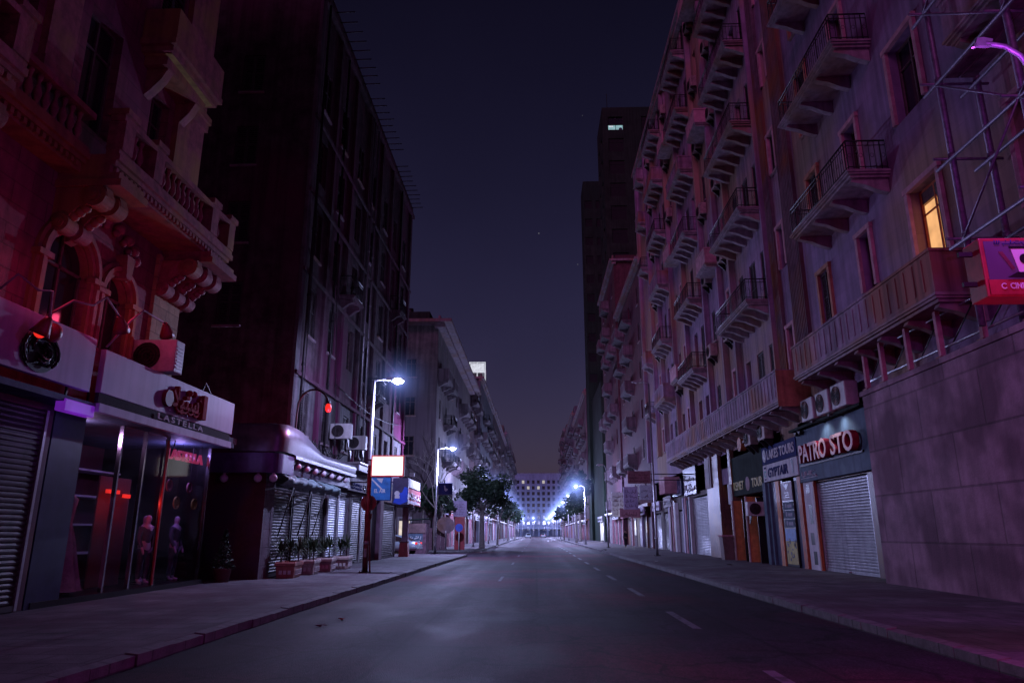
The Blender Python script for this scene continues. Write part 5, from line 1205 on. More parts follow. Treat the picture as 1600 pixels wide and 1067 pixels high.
ac_unit((10.95, 35.9, 5.75), -PI/2, 'orange-stained air conditioner on the wall above the dark green sign', 'ac_rust', 'ac_red', None, True, 1.2)
pk = board_sign('hanging_sign', 'pink hanging sign with lines of script high by the tall pale pole', (6.35, 50.2, 4.86), 0, 1.6, .84, 'reveal_pink', .12); squiggle(pk, .1, .1, 1.35, .62, 'maroon_wall', 31, 'lettering', 3, .012)
for z in (.6, .2): b = MB(); b.box(1.6, 4.6, .04, .1, z, z + .06); obj('mount', b, M['iron'], pk)
for (y, z, w, h, m, lab, sd) in ((53.6, 4.15, 4.1, 1.9, 'black', 'cluttered dark shop sign with pale script right of the round dish', 51), (58.2, 4.3, 3.6, 1.2, 'navy', 'navy shop sign with violet script beside the satellite dish', 52), (62.5, 3.6, 3.6, .9, 'maroon_wall', 'maroon shop sign over the dark far shutter', 53), (68.8, 3.5, 3.9, .8, 'lilac_board', 'pale lilac shop sign at the far end of the lilac block', 54)):
    s_ = board_sign('shop_sign', lab, (10.85, y, z), -PI/2, w, h, m, .14); squiggle(s_, .3, .25, w - .6, h - .5, 'white' if m != 'navy' else 'lilac_board', sd, 'lettering', 2 if h > 1.5 else 1, .045)
t = thing('satellite_dish', 'white round dish mounted on an arm beside the dark cluttered sign', 'dish', (10.3, 57.5, 4.9)); b = MB(); b.M = Matrix.Rotation(R(70), 4, 'Y'); b.lathe([(.02, -.12), (.35, -.07), (.55, .03)], seg=22); obj('bowl', b, M['white'], t); b = MB(); b.tube([(.0, 0, 0), (.8, 0, -.1)], .03, 6); obj('arm', b, M['iron'], t)
t = thing('litter_bin', 'dull brown upright bin standing left of the orange doors', 'bin', (10.55, 40.9, .15)); b = MB(); b.prism([(-.36, 0), (.36, 0), (.42, 1.2), (-.42, 1.2)], lambda u, v, w: (u, w, v), -.36, .36); obj('body', b, M['bin'], t); b = MB(); b.box(-.46, .46, -.4, .4, 1.202, 1.3, .03); obj('lid', b, M['reveal_pink'], t)
# ------------------------------------------------------------------ right: rough hoarding wall, posts, scaffold, billboard
hw = thing('block_wall', 'tall rough block wall on the pavement at the right edge', 'wall', (10.1, 22.0, .15))
b = MB(); b.box(0, .35, -24, 0, 0, 5.45); obj('wall', b, M['hoarding'], hw); b = MB(); b.box(-.06, .42, -24.05, .05, 5.453, 5.6); obj('coping', b, M['hoarding'], hw)
b = MB(); b.box(.353, 1.0, -.3, -.003, 0, 5.4); obj('return_wall', b, M['hoarding'], hw)
names = ['farthest', 'second', 'third', 'fourth', 'fifth', 'sixth']
for i, y in enumerate((21.9, 20.8, 19.3, 17.75, 16.0, 14.4)):
    t = thing('wall_post', f'{names[i]} square post on top of the rough block wall counting towards the camera', 'post', (10.27, y, 5.752), 0, 'posts on the block wall')
    b = MB(); b.box(-.06, .06, -.06, .06, 0, 1.5 + .12 * (i % 2)); obj('post', b, M['reveal_pink'], t); b = MB(); b.box(-.12, .12, -.12, .12, 0, .08); obj('foot', b, M['rust'], t)
t = thing('wall_railing', 'two long rails fixed along the posts on the block wall', 'railing', (10.42, 22, 5.752)); b = MB(); b.tube([(0, 0, .35), (0, -9, .35)], .03, 6); b.tube([(0, 0, 1.2), (0, -9, 1.2)], .025, 6); obj('rail', b, M['steel'], t); b = MB()
for k in range(6): b.tube([(0, -1.5 * k, .35), (0, -1.5 * k - 1.2, 1.2)], .018, 5)
obj('brace', b, M['iron'], t)
sc = thing('scaffold', 'steel tube scaffold climbing the near mauve block at the right edge', 'scaffold', (9.75, 15.2, .0))
ys = [0, -2.5, -5.0, -7.5]
for y in ys:
    for x in (0, .9): b = MB(); b.tube([(x, y, 5.9), (x, y, 24)], .075, 8); [b.tube([(x, y, z - .08), (x, y, z + .08)], .085, 8) for z in range(8, 24, 2)]; obj('standard', b, M['scaff'], sc)
for z in (7.9, 9.9, 11.9, 13.9, 15.9, 17.9):
    b = MB()
    for x in (0, .9): b.tube([(x - .09, .5, z), (x - .09, -8.2, z)], .045, 6)
    for y in ys: b.tube([(-.4, y + .07, z + .08), (1.2, y + .07, z + .08)], .035, 6)
    obj('ledger', b, M['scaff'], sc)
    b = MB(); i = int(z) % 3
    for k in range(3): b.tube([(-.1, ys[k], z), (-.1, ys[k + 1], z + 2)] if (k + i) % 2 else [(-.1, ys[k], z + 2), (-.1, ys[k + 1], z)], .028, 6)
    obj('brace', b, M['scaff'], sc)
for z in (11.9, 15.9): b = MB(); b.box(.1, .42, -7.6, -.1, z + .13, z + .17); b.box(.46, .8, -7.6, -.1, z + .13, z + .17); obj('plank', b, M['wood'], sc)
lens_light('magenta_road_fill', (5.2, 6.0, 2.4), 210, (1, .05, .4), .3)  # added magenta light below the advert, to redden the foreground road
bb_ = light_box('red-cased backlit advert with a paper cup and red strip at the right edge', (5.54, 8.35, 4.36), 1.3, .66, 'poster_lit', 'red', 0, .34)
b = MB(); b.box(-.02, 1.32, -.018, -.0125, -.03, .16); obj('red_strip', b, M['red'], bb_); b = MB(); b.box(.46, .75, -.024, -.0185, -.03, .15); obj('dark_strip', b, M['blue_board'], bb_)
b = MB(); b.prism([(.3, .56), (.6, .56), (.54, .24), (.36, .24)], lambda u, v, w: (u, w, v), -.026, -.0185); obj('paper_cup', b, M['white'], bb_); b = MB(); b.box(.28, .62, -.03, -.0265, .555, .585); b.disc((.45, -.03, .42), .065, 'y', .006, 20); b.prism([(.2, .18), (.33, .25), (.6, .24), (.62, .17)], lambda u, v, w: (u, w, v), -.034, -.0285); obj('cup_lid', b, M['black'], bb_)
b = MB(); b.prism([(.15, .52), (.2, .52), (.32, .3), (.28, .28)], lambda u, v, w: (u, w, v), -.024, -.0185); obj('leaf_mark', b, M['maroon_wall'], bb_)
squiggle(bb_, .12, .6, .55, .1, 'blue_board', 63, 'script', 1, .006, .02); letters(bb_, 'CINE', .22, .04, .075, 'white', .18, .005, .025)
b = MB(); b.ring((.15, 0, .075), .025, .038, -.026, -.0185, R(40), R(320), 14); obj('lettering', b, M['white'], bb_)
# ------------------------------------------------------------------ farther buildings
def street_block(name, label, side, at, y0, y1, H, m, seed, fl=3.9, z0=4.2, bay=3.6, front=False, balc=('iron',), cat='building', depth=16, lit=(), win=(1.1, 2.0), roofbox=True, shopm=('shutter', 'shutter_dark'), over=.6, half=False):
    r = random.Random(seed); t = thing(name, label, cat, (at, y0, .15)); f = Facade(t, side, at); sx = 1 if side == 'right' else -1
    n = int((y1 - y0 - 1.2) / bay); cs = [y0 + (y1 - y0) * (i + .5) / n for i in range(n)]; zs = []
    z = z0 + .6
    while z + 3 < H: zs.append(z); z += fl
    w, h = win
    bal = {(i, k): r.random() < .42 for i in range(n) for k in range(len(zs))}
    hs = [(c - w/2, c + w/2, z_, z_ + h) for c in cs for z_ in zs]
    f.wall('wall', m, y0, y1, z0, H, hs, .3)
    for i, c in enumerate(cs):
        for k, z_ in enumerate(zs):
            f.put(p_window(w, h, r.choice(['closed', 'bare', 'half']), 'frame', 'far_win' if (i, k) in lit else 'pane'), c, z_)
            if bal[(i, k)] or i % 3 == 1: f.put(p_balcony(bay * .8, 1.05, r.choice(balc), 2, 'parapet_far', 'parapet_far', .95), c, z_ - .04)
    b = MB(); b.box(*sorted((sx * .35, sx * depth)), .02, y1 - y0 - .02, 0, H - .2); obj('building_core', b, m, t)
    if front:
        g = Facade(t, 'front', y0); xs = [at + sx * (2.5 + 3.2 * i) for i in range(3)]
        hh = [(x - .5, x + .5, z_, z_ + 1.8) for x in xs for z_ in zs] if front == 'win' else []
        a, c = sorted((at, at + sx * (depth + 4)))
        g.wall('wall', m, a, c, .15, H, hh, .018)
        for q in hh: g.put(p_window(1.0, 1.8, 'closed', d=-.0), (q[0] + q[1]) / 2, q[2])
    else:
        b = MB(); b.quad((0, 0, 0), (sx * .35, 0, 0), (sx * .35, 0, H - .15), (0, 0, H - .15)); obj('end_wall', b, m, t)
    b = MB(); b.quad((0, y1 - y0, 0), (sx * .35, y1 - y0, 0), (sx * .35, y1 - y0, H - .15), (0, y1 - y0, H - .15)); obj('end_wall', b, m, t)
    b = MB(); b.box(*sorted((-sx * over, sx * depth)), -(over if front else -.05), y1 - y0 - .05, H - .148, H + .15); b.box(*sorted((-sx * over * .5, sx * .3)), -(over * .5 if front else -.06), y1 - y0 - .06, H - .5, H - .152)
    b.box(*sorted((-sx * .15, sx * .05)), .1, y1 - y0 - .1, H + .153, H + .9); obj('cornice', b, M['slab'], t)
    if roofbox:
        b = MB(); x = sx * r.uniform(.3, .8); y_ = r.uniform(2, 8); b.box(*sorted((x, x + sx * 4)), y_, y_ + r.uniform(4, 7), H + .152, H + r.uniform(2.2, 3.2)); obj('roof_room', b, m, t)
    # ground floor
    b = MB(); b.box(*sorted((sx * .25, sx * .3)), .1, y1 - y0 - .1, 0, z0); b.box(*sorted((-sx * .5, sx * .28)), .0, y1 - y0 - .05, z0 - .3, z0 - .005); obj('shopfront', b, M['brown_stone'], t)
    y = y0 + .6; k = 0
    while y + 2.4 < y1:
        ww = r.uniform(2.2, 3.6)
        if y + ww > y1 - .3: break
        place(p_shutter(round(ww, 0), 2.9, r.choice(shopm)), t, (-sx * -.1 if 0 else sx * .14, y + ww/2 - y0, .02), f.rz)
        b = MB(); b.box(*sorted((-sx * .12, sx * .24)), y - .5 - y0, y - .12 - y0, 0, z0 - .31); obj('pier', b, r.choice([M['white'], M['parapet'], M['brown_stone'], M['reveal_pink'], M['lilac_board']]), t)
        y += ww + .7; k += 1
    return t, f
street_block('corner_apartment_block', 'grey apartment block with jutting cornice beyond the side street on the left', 'left', -9.3, 66, 100, 21, M['far_a'], 1, 3.7, front='win', over=1.4, balc=('solid', 'iron'), bay=4.2)
street_block('apartment_block', 'lower apartment block just before the bright rooftop frame on the left', 'left', -9.4, 100.3, 114.9, 23.4, M['brick_red'], 22, 3.8, balc=('iron', 'solid'), bay=4.8)
street_block('apartment_block', 'mid-street apartment block with the bright rooftop frame on the left', 'left', -9.0, 115.2, 150, 26.2, M['far_b'], 2, 3.9, balc=('solid', 'iron'), bay=5.4, front=True)
street_block('apartment_block', 'reddish apartment block with pale balcony edges, fourth along the left side', 'left', -9.0, 150.4, 214, 26.8, M['brick_red'], 3, 3.9, balc=('iron', 'solid'), bay=6.0)
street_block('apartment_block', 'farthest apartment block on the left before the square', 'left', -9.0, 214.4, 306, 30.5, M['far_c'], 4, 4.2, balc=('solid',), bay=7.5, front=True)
street_block('red_brown_block', 'lower red brown apartment block right past the lilac block', 'right', 11.1, 69.9, 91.6, 29.2, M['brick_red'], 5, 4.1, balc=('solid', 'iron'), bay=5.2, roofbox=False)
street_block('red_brown_block', 'taller dark red apartment block with stacked balconies before the dark tower', 'right', 10.9, 92, 111.6, 37.5, M['brick_red'], 15, 4.1, balc=('solid',), bay=4.8, front=True)
street_block('apartment_block', 'grey apartment block with dark cornices just past the dark tower, right side', 'right', 10.7, 150.6, 200, 30.5, M['far_a'], 6, 4.1, balc=('solid', 'iron'), bay=6.2, front=True, lit=((0, 2),))
street_block('apartment_block', 'tall bluish apartment block second past the dark tower, right side', 'right', 10.6, 200.4, 258, 34, M['far_b'], 7, 4.1, balc=('iron',), bay=7, front=True)
street_block('apartment_block', 'farthest apartment block on the right before the square, two warm windows', 'right', 10.5, 258.4, 306, 37.5, M['far_a'], 8, 4.2, balc=('iron', 'solid'), bay=7, front=True)
# dark tower
tw = thing('dark_tower', 'dark tower block with one lit window near its top, right of the sky', 'building', (12.3, 112, .15)); T0 = tw.location
TF = Facade(tw, 'front', 112.0); TL = Facade(tw, 'right', 12.3); TH = 74.5
wl_ = [(x - 1.35, x + 1.35, z, z + 2.6) for z in [70.2 - 4.3 * i for i in range(9)] for x in (14.6, 20.5, 26.5)]
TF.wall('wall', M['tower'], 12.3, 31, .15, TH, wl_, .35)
lk_ = [(y - 1, y + 1, z, z + 2) for y in (115, 119.5) for z in [68 - 4.3 * i for i in range(13)]]
TL.wall('wall', M['tower'], 112, 122, .15, TH, lk_, .35)
TW = Facade(tw, 'front', 143.0); rw_ = [(x - .8, x + .8, z, z + 1.8) for x in (12.0, 14.4) for z in [70 - 4.3 * i for i in range(10)]]
TW.wall('rear_wing', M['tower'], 10.9, 31, .15, 76.5, rw_, .3)
for a, c, z, z_ in rw_: TW.put(p_window(1.6, 1.8, 'bare', 'tower', 'recess'), (a + c) / 2, z)
b = MB(); b.box(-1.4, 18.7, 31.4, 38, 0, 76.2); b.box(-.9, 18, 10.05, 30.9, 0, 27); obj('rear_block', b, M['tower'], tw)
lit_room = glow('lit_tower_room', (.45, .8, .85), .55)
for i, (a, c, z, z_) in enumerate(wl_):
    if i == 0:
        b = MB()
        for x in (-1.35, -.04, 1.27): b.box(x, x + .08, .1, .2, 0, 2.6)
        b.box(-1.27, -.04, .1, .2, 1.0, 1.06); b.box(.04, 1.27, .1, .2, 1.0, 1.06)
        o = obj('lit_window', b, M['iron'], tw, TF.loc((a + c) / 2, 0, z), 0); b = MB(); b.box(-1.35, 1.35, .3, .32, 0, 1.02); obj('lit_pane', b, lit_room, o); b = MB(); b.box(-1.35, 1.35, .3, .32, 1.023, 2.6); obj('pane', b, M['pane'], o)
        b = MB(); b.box(-1.1, -.4, .28, .295, .7, .95); obj('ceiling_lamp', b, M['white_lit'], o); b = MB(); b.disc((.9, .285, .2), .32, 'y', .01, 16, 1.2); b.box(.6, 1.2, .27, .28, 0, .2); obj('lampshade', b, M['slate'], o)
    else: TF.put(p_window(2.7, 2.6, 'bare', 'tower', 'recess'), (a + c) / 2, z)
for a, c, z, z_ in lk_: TL.put(p_window(2, 2, 'bare', 'tower', 'recess'), (a + c) / 2, z)
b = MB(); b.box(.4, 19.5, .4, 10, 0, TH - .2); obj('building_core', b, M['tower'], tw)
b = MB(); b.box(-.0, 19.7, .0, 10, TH - .146, TH + .02); b.box(1, 1.1, 1, 1.1, TH + .02, TH + 3.5); obj('roof_edge', b, M['tower'], tw)
# bright frame and boards on the roof of the mid-street block
rf = thing('rooftop_sign_frame', 'bright white lit sign frame on a rooftop far down the left side', 'rooftop sign', (-9.0, 118, 26.4))
b = MB()
for z in (0, 1.5, 3.2): b.box(-2.2, .6, 0, .12, z, z + .14)
for x in (-2.2, -.9, .46): b.box(x, x + .14, .0, .12, .145, 3.2)
obj('frame', b, M['white_lit'], rf); b = MB(); b.box(-2.0, .4, .13, .16, 1.65, 3.1); obj('panel', b, M['white_lit'], rf)
b = MB(); b.box(-1.6, .5, 3.2, 3.35, .2, 2.6); b.box(-.6, -.5, 3, 6, 0, .5); obj('back_frame', b, M['steel'], rf)
t = thing('water_tank', 'dark rooftop tank block on the corner apartment block', 'water tank', (-12, 70, 21.3)); b = MB(); b.box(-2.2, 1.2, 0, 3, 0, 2.4, .05); b.box(-3.6, -2.21, .5, 2.5, 0, 1.4, .05); obj('tank', b, M['tower'], t); b = MB(); b.tube([(-1, 1, 2.4), (-1, 1, 3)], .3, 10); obj('cap', b, M['iron'], t)
# hotel across the square
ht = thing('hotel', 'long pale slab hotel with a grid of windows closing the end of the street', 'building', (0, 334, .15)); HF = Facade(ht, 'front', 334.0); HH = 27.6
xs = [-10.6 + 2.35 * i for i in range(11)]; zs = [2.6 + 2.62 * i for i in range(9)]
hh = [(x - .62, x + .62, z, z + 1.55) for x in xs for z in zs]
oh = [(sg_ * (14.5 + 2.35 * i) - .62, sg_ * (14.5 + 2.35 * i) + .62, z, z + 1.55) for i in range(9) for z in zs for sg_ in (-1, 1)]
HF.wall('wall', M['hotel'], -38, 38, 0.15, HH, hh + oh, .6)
litw = {(2, 8), (5, 7), (3, 7), (7, 6), (6, 8), (8, 5), (10, 7)}
for i, x in enumerate(xs):
    for k, z in enumerate(zs):
        HF.put(p_window(1.24, 1.55, 'bare', 'frame', 'far_win' if (i, k) in litw and (i + k) % 2 == 0 else 'pane', .45), x, z)
b = MB(); b.box(-38, 38, .62, 14, 0, HH - .2); obj('building_core', b, M['recess'], ht)
b = MB(); b.box(-38.3, 38.3, -.3, 14, HH - .14, HH + .5); b.box(-38, 38, -.12, -.004, HH - 2.6, HH - 2.3); b.box(-38, 38, -.16, -.004, 1.2, 1.5); obj('cornice', b, M['hotel'], ht)
b = MB(); b.box(-20, 20, -6, -.3, 3.2, 3.6); [b.box(x, x + .3, -5.9, -5.6, 0, 3.19) for x in range(-19, 20, 4)]; obj('portico', b, M['hotel'], ht)

# ------------------------------------------------------------------ signs along the far shopfronts
fs = [('left', -8.75, 68.0, 5, 'lilac_board'), ('left', -8.7, 74.5, 5, 'red'), ('left', -8.7, 82, 6, 'white'), ('left', -8.6, 92, 6, 'navy'), ('left', -8.5, 104, 8, 'white'), ('left', -8.5, 118, 8, 'lilac_board'), ('left', -8.5, 133, 9, 'white'),
      ('right', 10.5, 77, 5, 'lilac_board'), ('right', 10.5, 84, 5.5, 'maroon_wall'), ('right', 10.5, 92, 6, 'reveal_pink'), ('right', 10.4, 101, 7, 'white'), ('right', 10.2, 122, 8, 'canvas'), ('right', 10.0, 160, 9, 'white'), ('right', 10.0, 176, 9, 'lilac_board')]
fl_ = ['lilac shop sign at the corner block just past the side street', 'red shop sign behind the big street tree on the left', 'white shop sign behind the big street tree on the left', 'navy shop sign on the corner block before the second street tree', 'white shop sign under the block with the rooftop frame, nearer one', 'lilac shop sign under the block with the rooftop frame', 'white shop sign under the block with the rooftop frame, farther one',
       'lilac shop sign under the red brown block, nearest of its row', 'maroon shop sign under the red brown block', 'pink shop sign under the red brown block', 'white shop sign under the red brown block', 'grey canvas shop sign under the dark tower', 'white shop sign under the block past the dark tower', 'lilac shop sign under the block past the dark tower']
for i, (sd, x, y, w, m) in enumerate(fs):
    s_ = board_sign('shop_sign', fl_[i], (x, y, 3.3), PI/2 if sd == 'left' else -PI/2, w, .8, m, .14); squiggle(s_, .3, .15, w - .6, .5, 'black' if m in ('white', 'lilac_board', 'canvas', 'reveal_pink') else 'white', 100 + i, r=.04)
for i, (x, y, z, w, h, m, lab) in enumerate(((7.9, 66.0, 3.6, 1.3, 2.0, 'lilac_board', 'pale hanging board jutting out beyond the tall pale pole'), (8.6, 60.5, 4.2, 1.4, 1.2, 'canvas', 'grey hanging board under the pink hanging sign'), (8.3, 80.5, 3.3, 1.6, 2.6, 'white', 'tall pale hanging board by the dark tower foot'), (8.2, 72, 3.0, 2.0, .9, 'reveal_pink', 'low pink hanging board over the lit doorway'))):
    s_ = board_sign('hanging_sign', lab, (x, y, z), 0, w, h, m, .14); squiggle(s_, .15, .15, w - .3, h - .3, 'maroon_wall', 200 + i, rows=max(1, int(h / .5)), r=.02); b = MB(); b.box(w, 10.9 - x, .04, .1, h * .6, h * .6 + .06); obj('mount', b, M['iron'], s_)
dl = thing('lit_doorway', 'small bright shop doorway glowing white down the right pavement', 'doorway', (10.6, 79.4, .15), -PI/2)
b = MB(); b.box(0, 1.1, 0, .06, 1.2, 2.7); obj('lit_panel', b, M['white_lit'], dl); b = MB(); b.box(-.15, -.01, -.05, .1, 0, 3.0); b.box(1.11, 1.25, -.05, .1, 0, 3.0); b.box(-.15, 1.25, -.05, .1, 3.003, 3.15); obj('frame', b, M['steel'], dl)
dl = thing('lit_doorway', 'bright white shop entrance glowing near the far right kerb trees', 'doorway', (10.3, 118, .15), -PI/2)
b = MB(); b.box(0, 5, 0, .06, .3, 2.9); obj('lit_panel', b, M['white_lit'], dl); b = MB(); b.box(-.15, -.01, -.05, .1, 0, 3.1); b.box(5.01, 5.15, -.05, .1, 0, 3.1); b.box(2.4, 2.5, -.06, -.01, 0, 3.0); obj('frame', b, M['steel'], dl)
dl = thing('lit_doorway', 'small lit shop interior behind the parked silver car', 'doorway', (-11.6, 61.8, .15), 0)
b = MB(); b.box(0, .9, 0, .06, .2, 2.4); obj('lit_panel', b, glow('warm_white_panel', (1, .85, .7), .8), dl); b = MB(); b.box(-.15, -.01, -.05, .1, 0, 2.6); b.box(.91, 1.05, -.05, .1, 0, 2.6); b.box(-.15, 1.05, -.05, .1, 2.603, 2.75); obj('frame', b, M['steel'], dl)
lens_light('doorway_light', (10.0, 79.0, 2.2), 60, (.9, .93, 1), .2); lens_light('doorway_light', (9.6, 115.5, 2.2), 300, (.95, .95, 1), .3)

# ------------------------------------------------------------------ trees
def tree(label, x, y, h, cr, tr, seed, n=2600, leaf=.17, squash=.8, lean=0.):
    r = random.Random(seed); t = thing('street_tree', label, 'tree', (x, y, .15), r.uniform(0, 6))
    base = h - cr * squash * 1.25; b = MB(); b.tube([(0, 0, -.1), (0, 0, .2), (lean * .4, .02, base * .55), (lean, 0, base)], tr * 1.25, 9, tr * .75)
    top = Vector((lean, 0, base)); cl = []
    for k in range(8):
        a = 2 * PI * k / 8 + r.uniform(-.3, .3); e = Vector((math.cos(a) * cr * r.uniform(.45, .8), math.sin(a) * cr * r.uniform(.45, .8), cr * squash * r.uniform(.2, 1.3))) + top
        b.tube([top - Vector((0, 0, .15)), top.lerp(e, .5) + Vector((0, 0, .15)), e], tr * .42, 6, .02); cl.append((e, cr * r.uniform(.35, .5)))
    for k in range(16):
        a = r.uniform(0, 2 * PI); q = r.uniform(.2, .95); cl.append((top + Vector((math.cos(a) * cr * q, math.sin(a) * cr * q, cr * squash * (r.uniform(.15, 1.9) * (1 - q * .35)))), cr * r.uniform(.2, .42)))
    obj('trunk', b, M['bark'], t)
    sh = [r.random() for _ in cl]
    def fn(rr):
        i = rr.randrange(len(cl)); c, rad = cl[i]; d = Vector((rr.gauss(0, 1), rr.gauss(0, 1), rr.gauss(0, .8))); d = d.normalized() * rad * (rr.random() ** .45)
        return c + d, .2 + .5 * sh[i] + .25 * (d.z / rad)
    f_ = MB(); leaf_quads(f_, n, fn, leaf, r); obj('crown', f_, [M['leaf_a'], M['leaf_b'], M['leaf_c']], t)
    return t
tree('large leafy street tree with whitewashed trunk beyond the side street, left', -5.25, 71.0, 6.7, 2.6, .26, 1, 8500, .17, .95)
tree('smaller leaning street tree behind the large one on the left', -4.9, 93, 5.2, 1.7, .13, 2, 2400, .17, .85, .35)
tree('third street tree along the left kerb, round crown', -5.2, 135, 6.0, 2.2, .16, 3, 2000, .24)
tree('farthest street tree along the left kerb', -5.2, 178, 6.5, 2.6, .18, 4, 1500, .3)
tree('bushy street tree on the right pavement near the lit lamp', 5.9, 108, 6.2, 1.9, .14, 5, 2600, .18, .9)
tree('tall loose street tree reaching above the right lamps', 7.6, 128, 10.5, 2.2, .2, 6, 3200, .24, 1.3)
tree('third street tree along the right pavement', 6.2, 165, 6.5, 2.3, .17, 7, 1600, .28)
tree('low tree over the board fence, left of the grey lamp pole', -10.2, 67.0 - 1.2, 5.0, 1.5, .12, 8, 1600, .15)
tree('shrubby tree behind the blue panel at the side street corner', -8.3, 64.6, 4.6, 1.4, .1, 9, 1600, .14)
def bare(label, x, y, h, seed):
    r = random.Random(seed); t = thing('bare_tree', label, 'tree', (x, y, .15)); b = MB()
    def grow(p, d, l, rad, k):
        q = p + d * l; b.tube([p, p.lerp(q, .5) + Vector((r.uniform(-.1, .1), r.uniform(-.1, .1), 0)) * l * .4, q], rad, 5, rad * .6, False)
        if k:
            for _ in range(3): grow(q, (d + Vector((r.uniform(-.9, .9), r.uniform(-.9, .9), r.uniform(-.2, .5)))).normalized(), l * r.uniform(.55, .8), rad * .6, k - 1)
    grow(Vector((0, 0, 0)), Vector((0, 0, 1)), h * .36, .11, 5); obj('branches', b, M['bark'], t)
bare('bare twiggy tree rising before the grey corner block by the lamp pole', -8.7, 62.9, 9.5, 3)

# ------------------------------------------------------------------ person and distant cars
J, E_ = body_joints(armbend=.05, stride=.03)
pm_ = figure_mesh(J, E_, [M['skin']])
pp = tag(obj('person', pm_, None, None, (9.2, 76.5, .15), -2.4), 'person in dark clothes standing on the far right pavement near the lit doorway', 'person')
top = [(j[0], j[1], j[2], j[3] + .016, (j[4] if len(j) > 4 else j[3]) + .016) for j in J]
keep = [0, 1, 2, 3, 8, 9, 10, 18, 19, 20]; mp = {o_: n_ for n_, o_ in enumerate(keep)}
obj('jacket', figure_mesh([top[i] for i in keep], [(mp[a], mp[c]) for a, c in E_ if a in mp and c in mp], [M['cloth_dark']]), None, pp)
keep = [0, 13, 14, 15, 23, 24, 25]; mp = {o_: n_ for n_, o_ in enumerate(keep)}
obj('trousers', figure_mesh([top[i] for i in keep], [(mp[a], mp[c]) for a, c in E_ if a in mp and c in mp], [M['cloth_dark']]), None, pp)
b = MB(); b.ball((0, .012, 1.7), .1, 12, 8, 1.05); obj('hair', b, M['cloth_dark'], pp)
c1_ = sedan(-2.6, 232, .005, R(90), 'oncoming far car with its headlights on in the left lane')
for ch in c1_.children:
    if ch.name.startswith('headlight'): ch.data = ch.data.copy(); ch.data.materials[0] = M['white_lit']
c2_ = sedan(2.4, 262, .005, R(-90), 'far car driving away in the right lane with red tail lights')
# cables strung along the left wall
for i, (p, q, lab) in enumerate((((-9.5, 28.2, 22), (-9.45, 28.3, 5), 'thin black cable hanging down the dark block near its corner'), ((-9.5, 31.9, 14), (-8.9, 31.5, 4.6), 'thin black cable hanging to the tin canopy beside the gooseneck lamp'), ((-9.5, 33.0, 8.4), (-9.45, 50, 8.9), 'long sagging cable strung across the dark block wall'))):
    b = MB(); P_, Q_ = Vector(p), Vector(q); b.tube([P_.lerp(Q_, k / 8) - Vector((0, 0, .5 * math.sin(PI * k / 8) if i == 2 else 0)) for k in range(9)], .018, 5); tag(obj('cable', b, M['iron']), lab, 'cable')

# ------------------------------------------------------------------ light
SUN_EL, SUN_AZ = 20, 208      # low glow from behind the camera, a touch from the left; azimuth clockwise from +Y
w = bpy.data.worlds.new('World'); S.world = w; w.use_nodes = True; N, L = w.node_tree.nodes, w.node_tree.links
bg = N['Background']; sky = N.new('ShaderNodeTexSky'); sky.sky_type = 'NISHITA'; sky.sun_disc = False
sky.sun_elevation = R(SUN_EL); sky.sun_rotation = R(SUN_AZ); sky.altitude = 60; sky.dust_density = 2.2
tn = N.new('ShaderNodeMixRGB'); tn.blend_type = 'MULTIPLY'; tn.inputs[0].default_value = 1; tn.inputs[2].default_value = (1.42, .8, 1.16, 1)
L.new(sky.outputs[0], tn.inputs[1])
tc = N.new('ShaderNodeTexCoord'); sx_ = N.new('ShaderNodeSeparateXYZ'); L.new(tc.outputs['Generated'], sx_.inputs[0])
gr = N.new('ShaderNodeValToRGB'); gr.color_ramp.elements[0].position = 0; gr.color_ramp.elements[0].color = (1.0, 1.05, 1.35, 1); gr.color_ramp.elements[1].position = .75; gr.color_ramp.elements[1].color = (.3, .26, .36, 1)
L.new(sx_.outputs[2], gr.inputs['Fac'])
t2 = N.new('ShaderNodeMixRGB'); t2.blend_type = 'MULTIPLY'; t2.inputs[0].default_value = 1; L.new(tn.outputs[0], t2.inputs[1]); L.new(gr.outputs[0], t2.inputs[2])
cn = N.new('ShaderNodeTexNoise'); cn.inputs['Scale'].default_value = 2.2; cn.inputs['Detail'].default_value = 6; L.new(tc.outputs['Generated'], cn.inputs['Vector'])
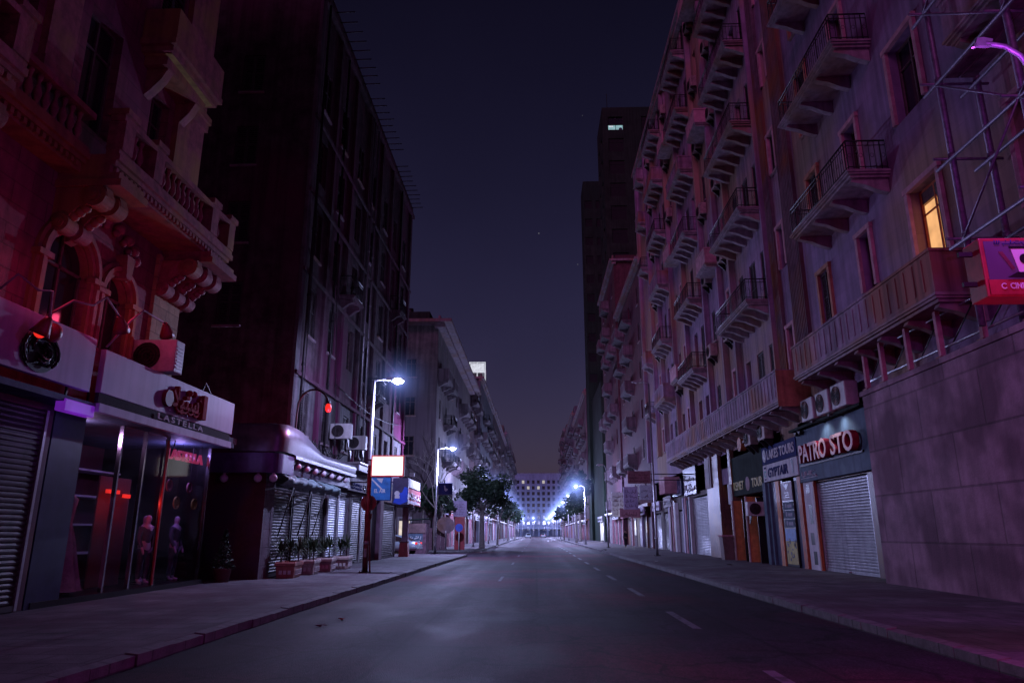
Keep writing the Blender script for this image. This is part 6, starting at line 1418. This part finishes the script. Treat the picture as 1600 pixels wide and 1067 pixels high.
cr = N.new('ShaderNodeMapRange'); cr.inputs['From Min'].default_value = .3; cr.inputs['From Max'].default_value = .7; cr.inputs['To Min'].default_value = .86; cr.inputs['To Max'].default_value = 1.14; L.new(cn.outputs['Fac'], cr.inputs['Value'])
t3 = N.new('ShaderNodeMixRGB'); t3.blend_type = 'MULTIPLY'; t3.inputs[0].default_value = 1; L.new(t2.outputs[0], t3.inputs[1]); L.new(cr.outputs[0], t3.inputs[2])
vo = N.new('ShaderNodeTexVoronoi'); vo.inputs['Scale'].default_value = 22; L.new(tc.outputs['Generated'], vo.inputs['Vector'])
st = N.new('ShaderNodeMapRange'); st.inputs['From Min'].default_value = .012; st.inputs['From Max'].default_value = .028; st.inputs['To Min'].default_value = 9; st.inputs['To Max'].default_value = 0; L.new(vo.outputs['Distance'], st.inputs['Value'])
t4 = N.new('ShaderNodeMixRGB'); t4.blend_type = 'ADD'; t4.inputs[0].default_value = 1; L.new(t3.outputs[0], t4.inputs[1]); L.new(st.outputs[0], t4.inputs[2])
L.new(t4.outputs[0], bg.inputs['Color']); bg.inputs['Strength'].default_value = .0096
sl = bpy.data.lights.new('sun', 'SUN'); sl.energy = .54; sl.color = (1.0, .27, .98); sl.angle = R(30)
so = bpy.data.objects.new('sun', sl); COL.objects.link(so)
az, el = R(SUN_AZ), R(SUN_EL); d = Vector((math.sin(az) * math.cos(el), math.cos(az) * math.cos(el), math.sin(el)))
so.location = d * 60; so.rotation_euler = (-d).to_track_quat('-Z', 'Y').to_euler()

# ------------------------------------------------------------------ camera
cam = bpy.data.cameras.new('camera'); cam.lens = 25.0; cam.sensor_width = 36; cam.clip_end = 3000
co = bpy.data.objects.new('camera', cam); COL.objects.link(co); co.location = (0, 0, 1.55)
co.rotation_euler = (R(90 + 15.063), 0, R(1.891)); S.camera = co
S.view_settings.view_transform = 'Standard'; S.view_settings.look = 'None'; S.view_settings.exposure = 0; S.view_settings.gamma = 1
S.cycles.use_denoising = True; S.cycles.max_bounces = 6; S.cycles.diffuse_bounces = 3; S.cycles.transparent_max_bounces = 12; S.cycles.sample_clamp_indirect = .6; S.cycles.caustics_reflective = False; S.cycles.caustics_refractive = False
S.cycles.volume_bounces = 0
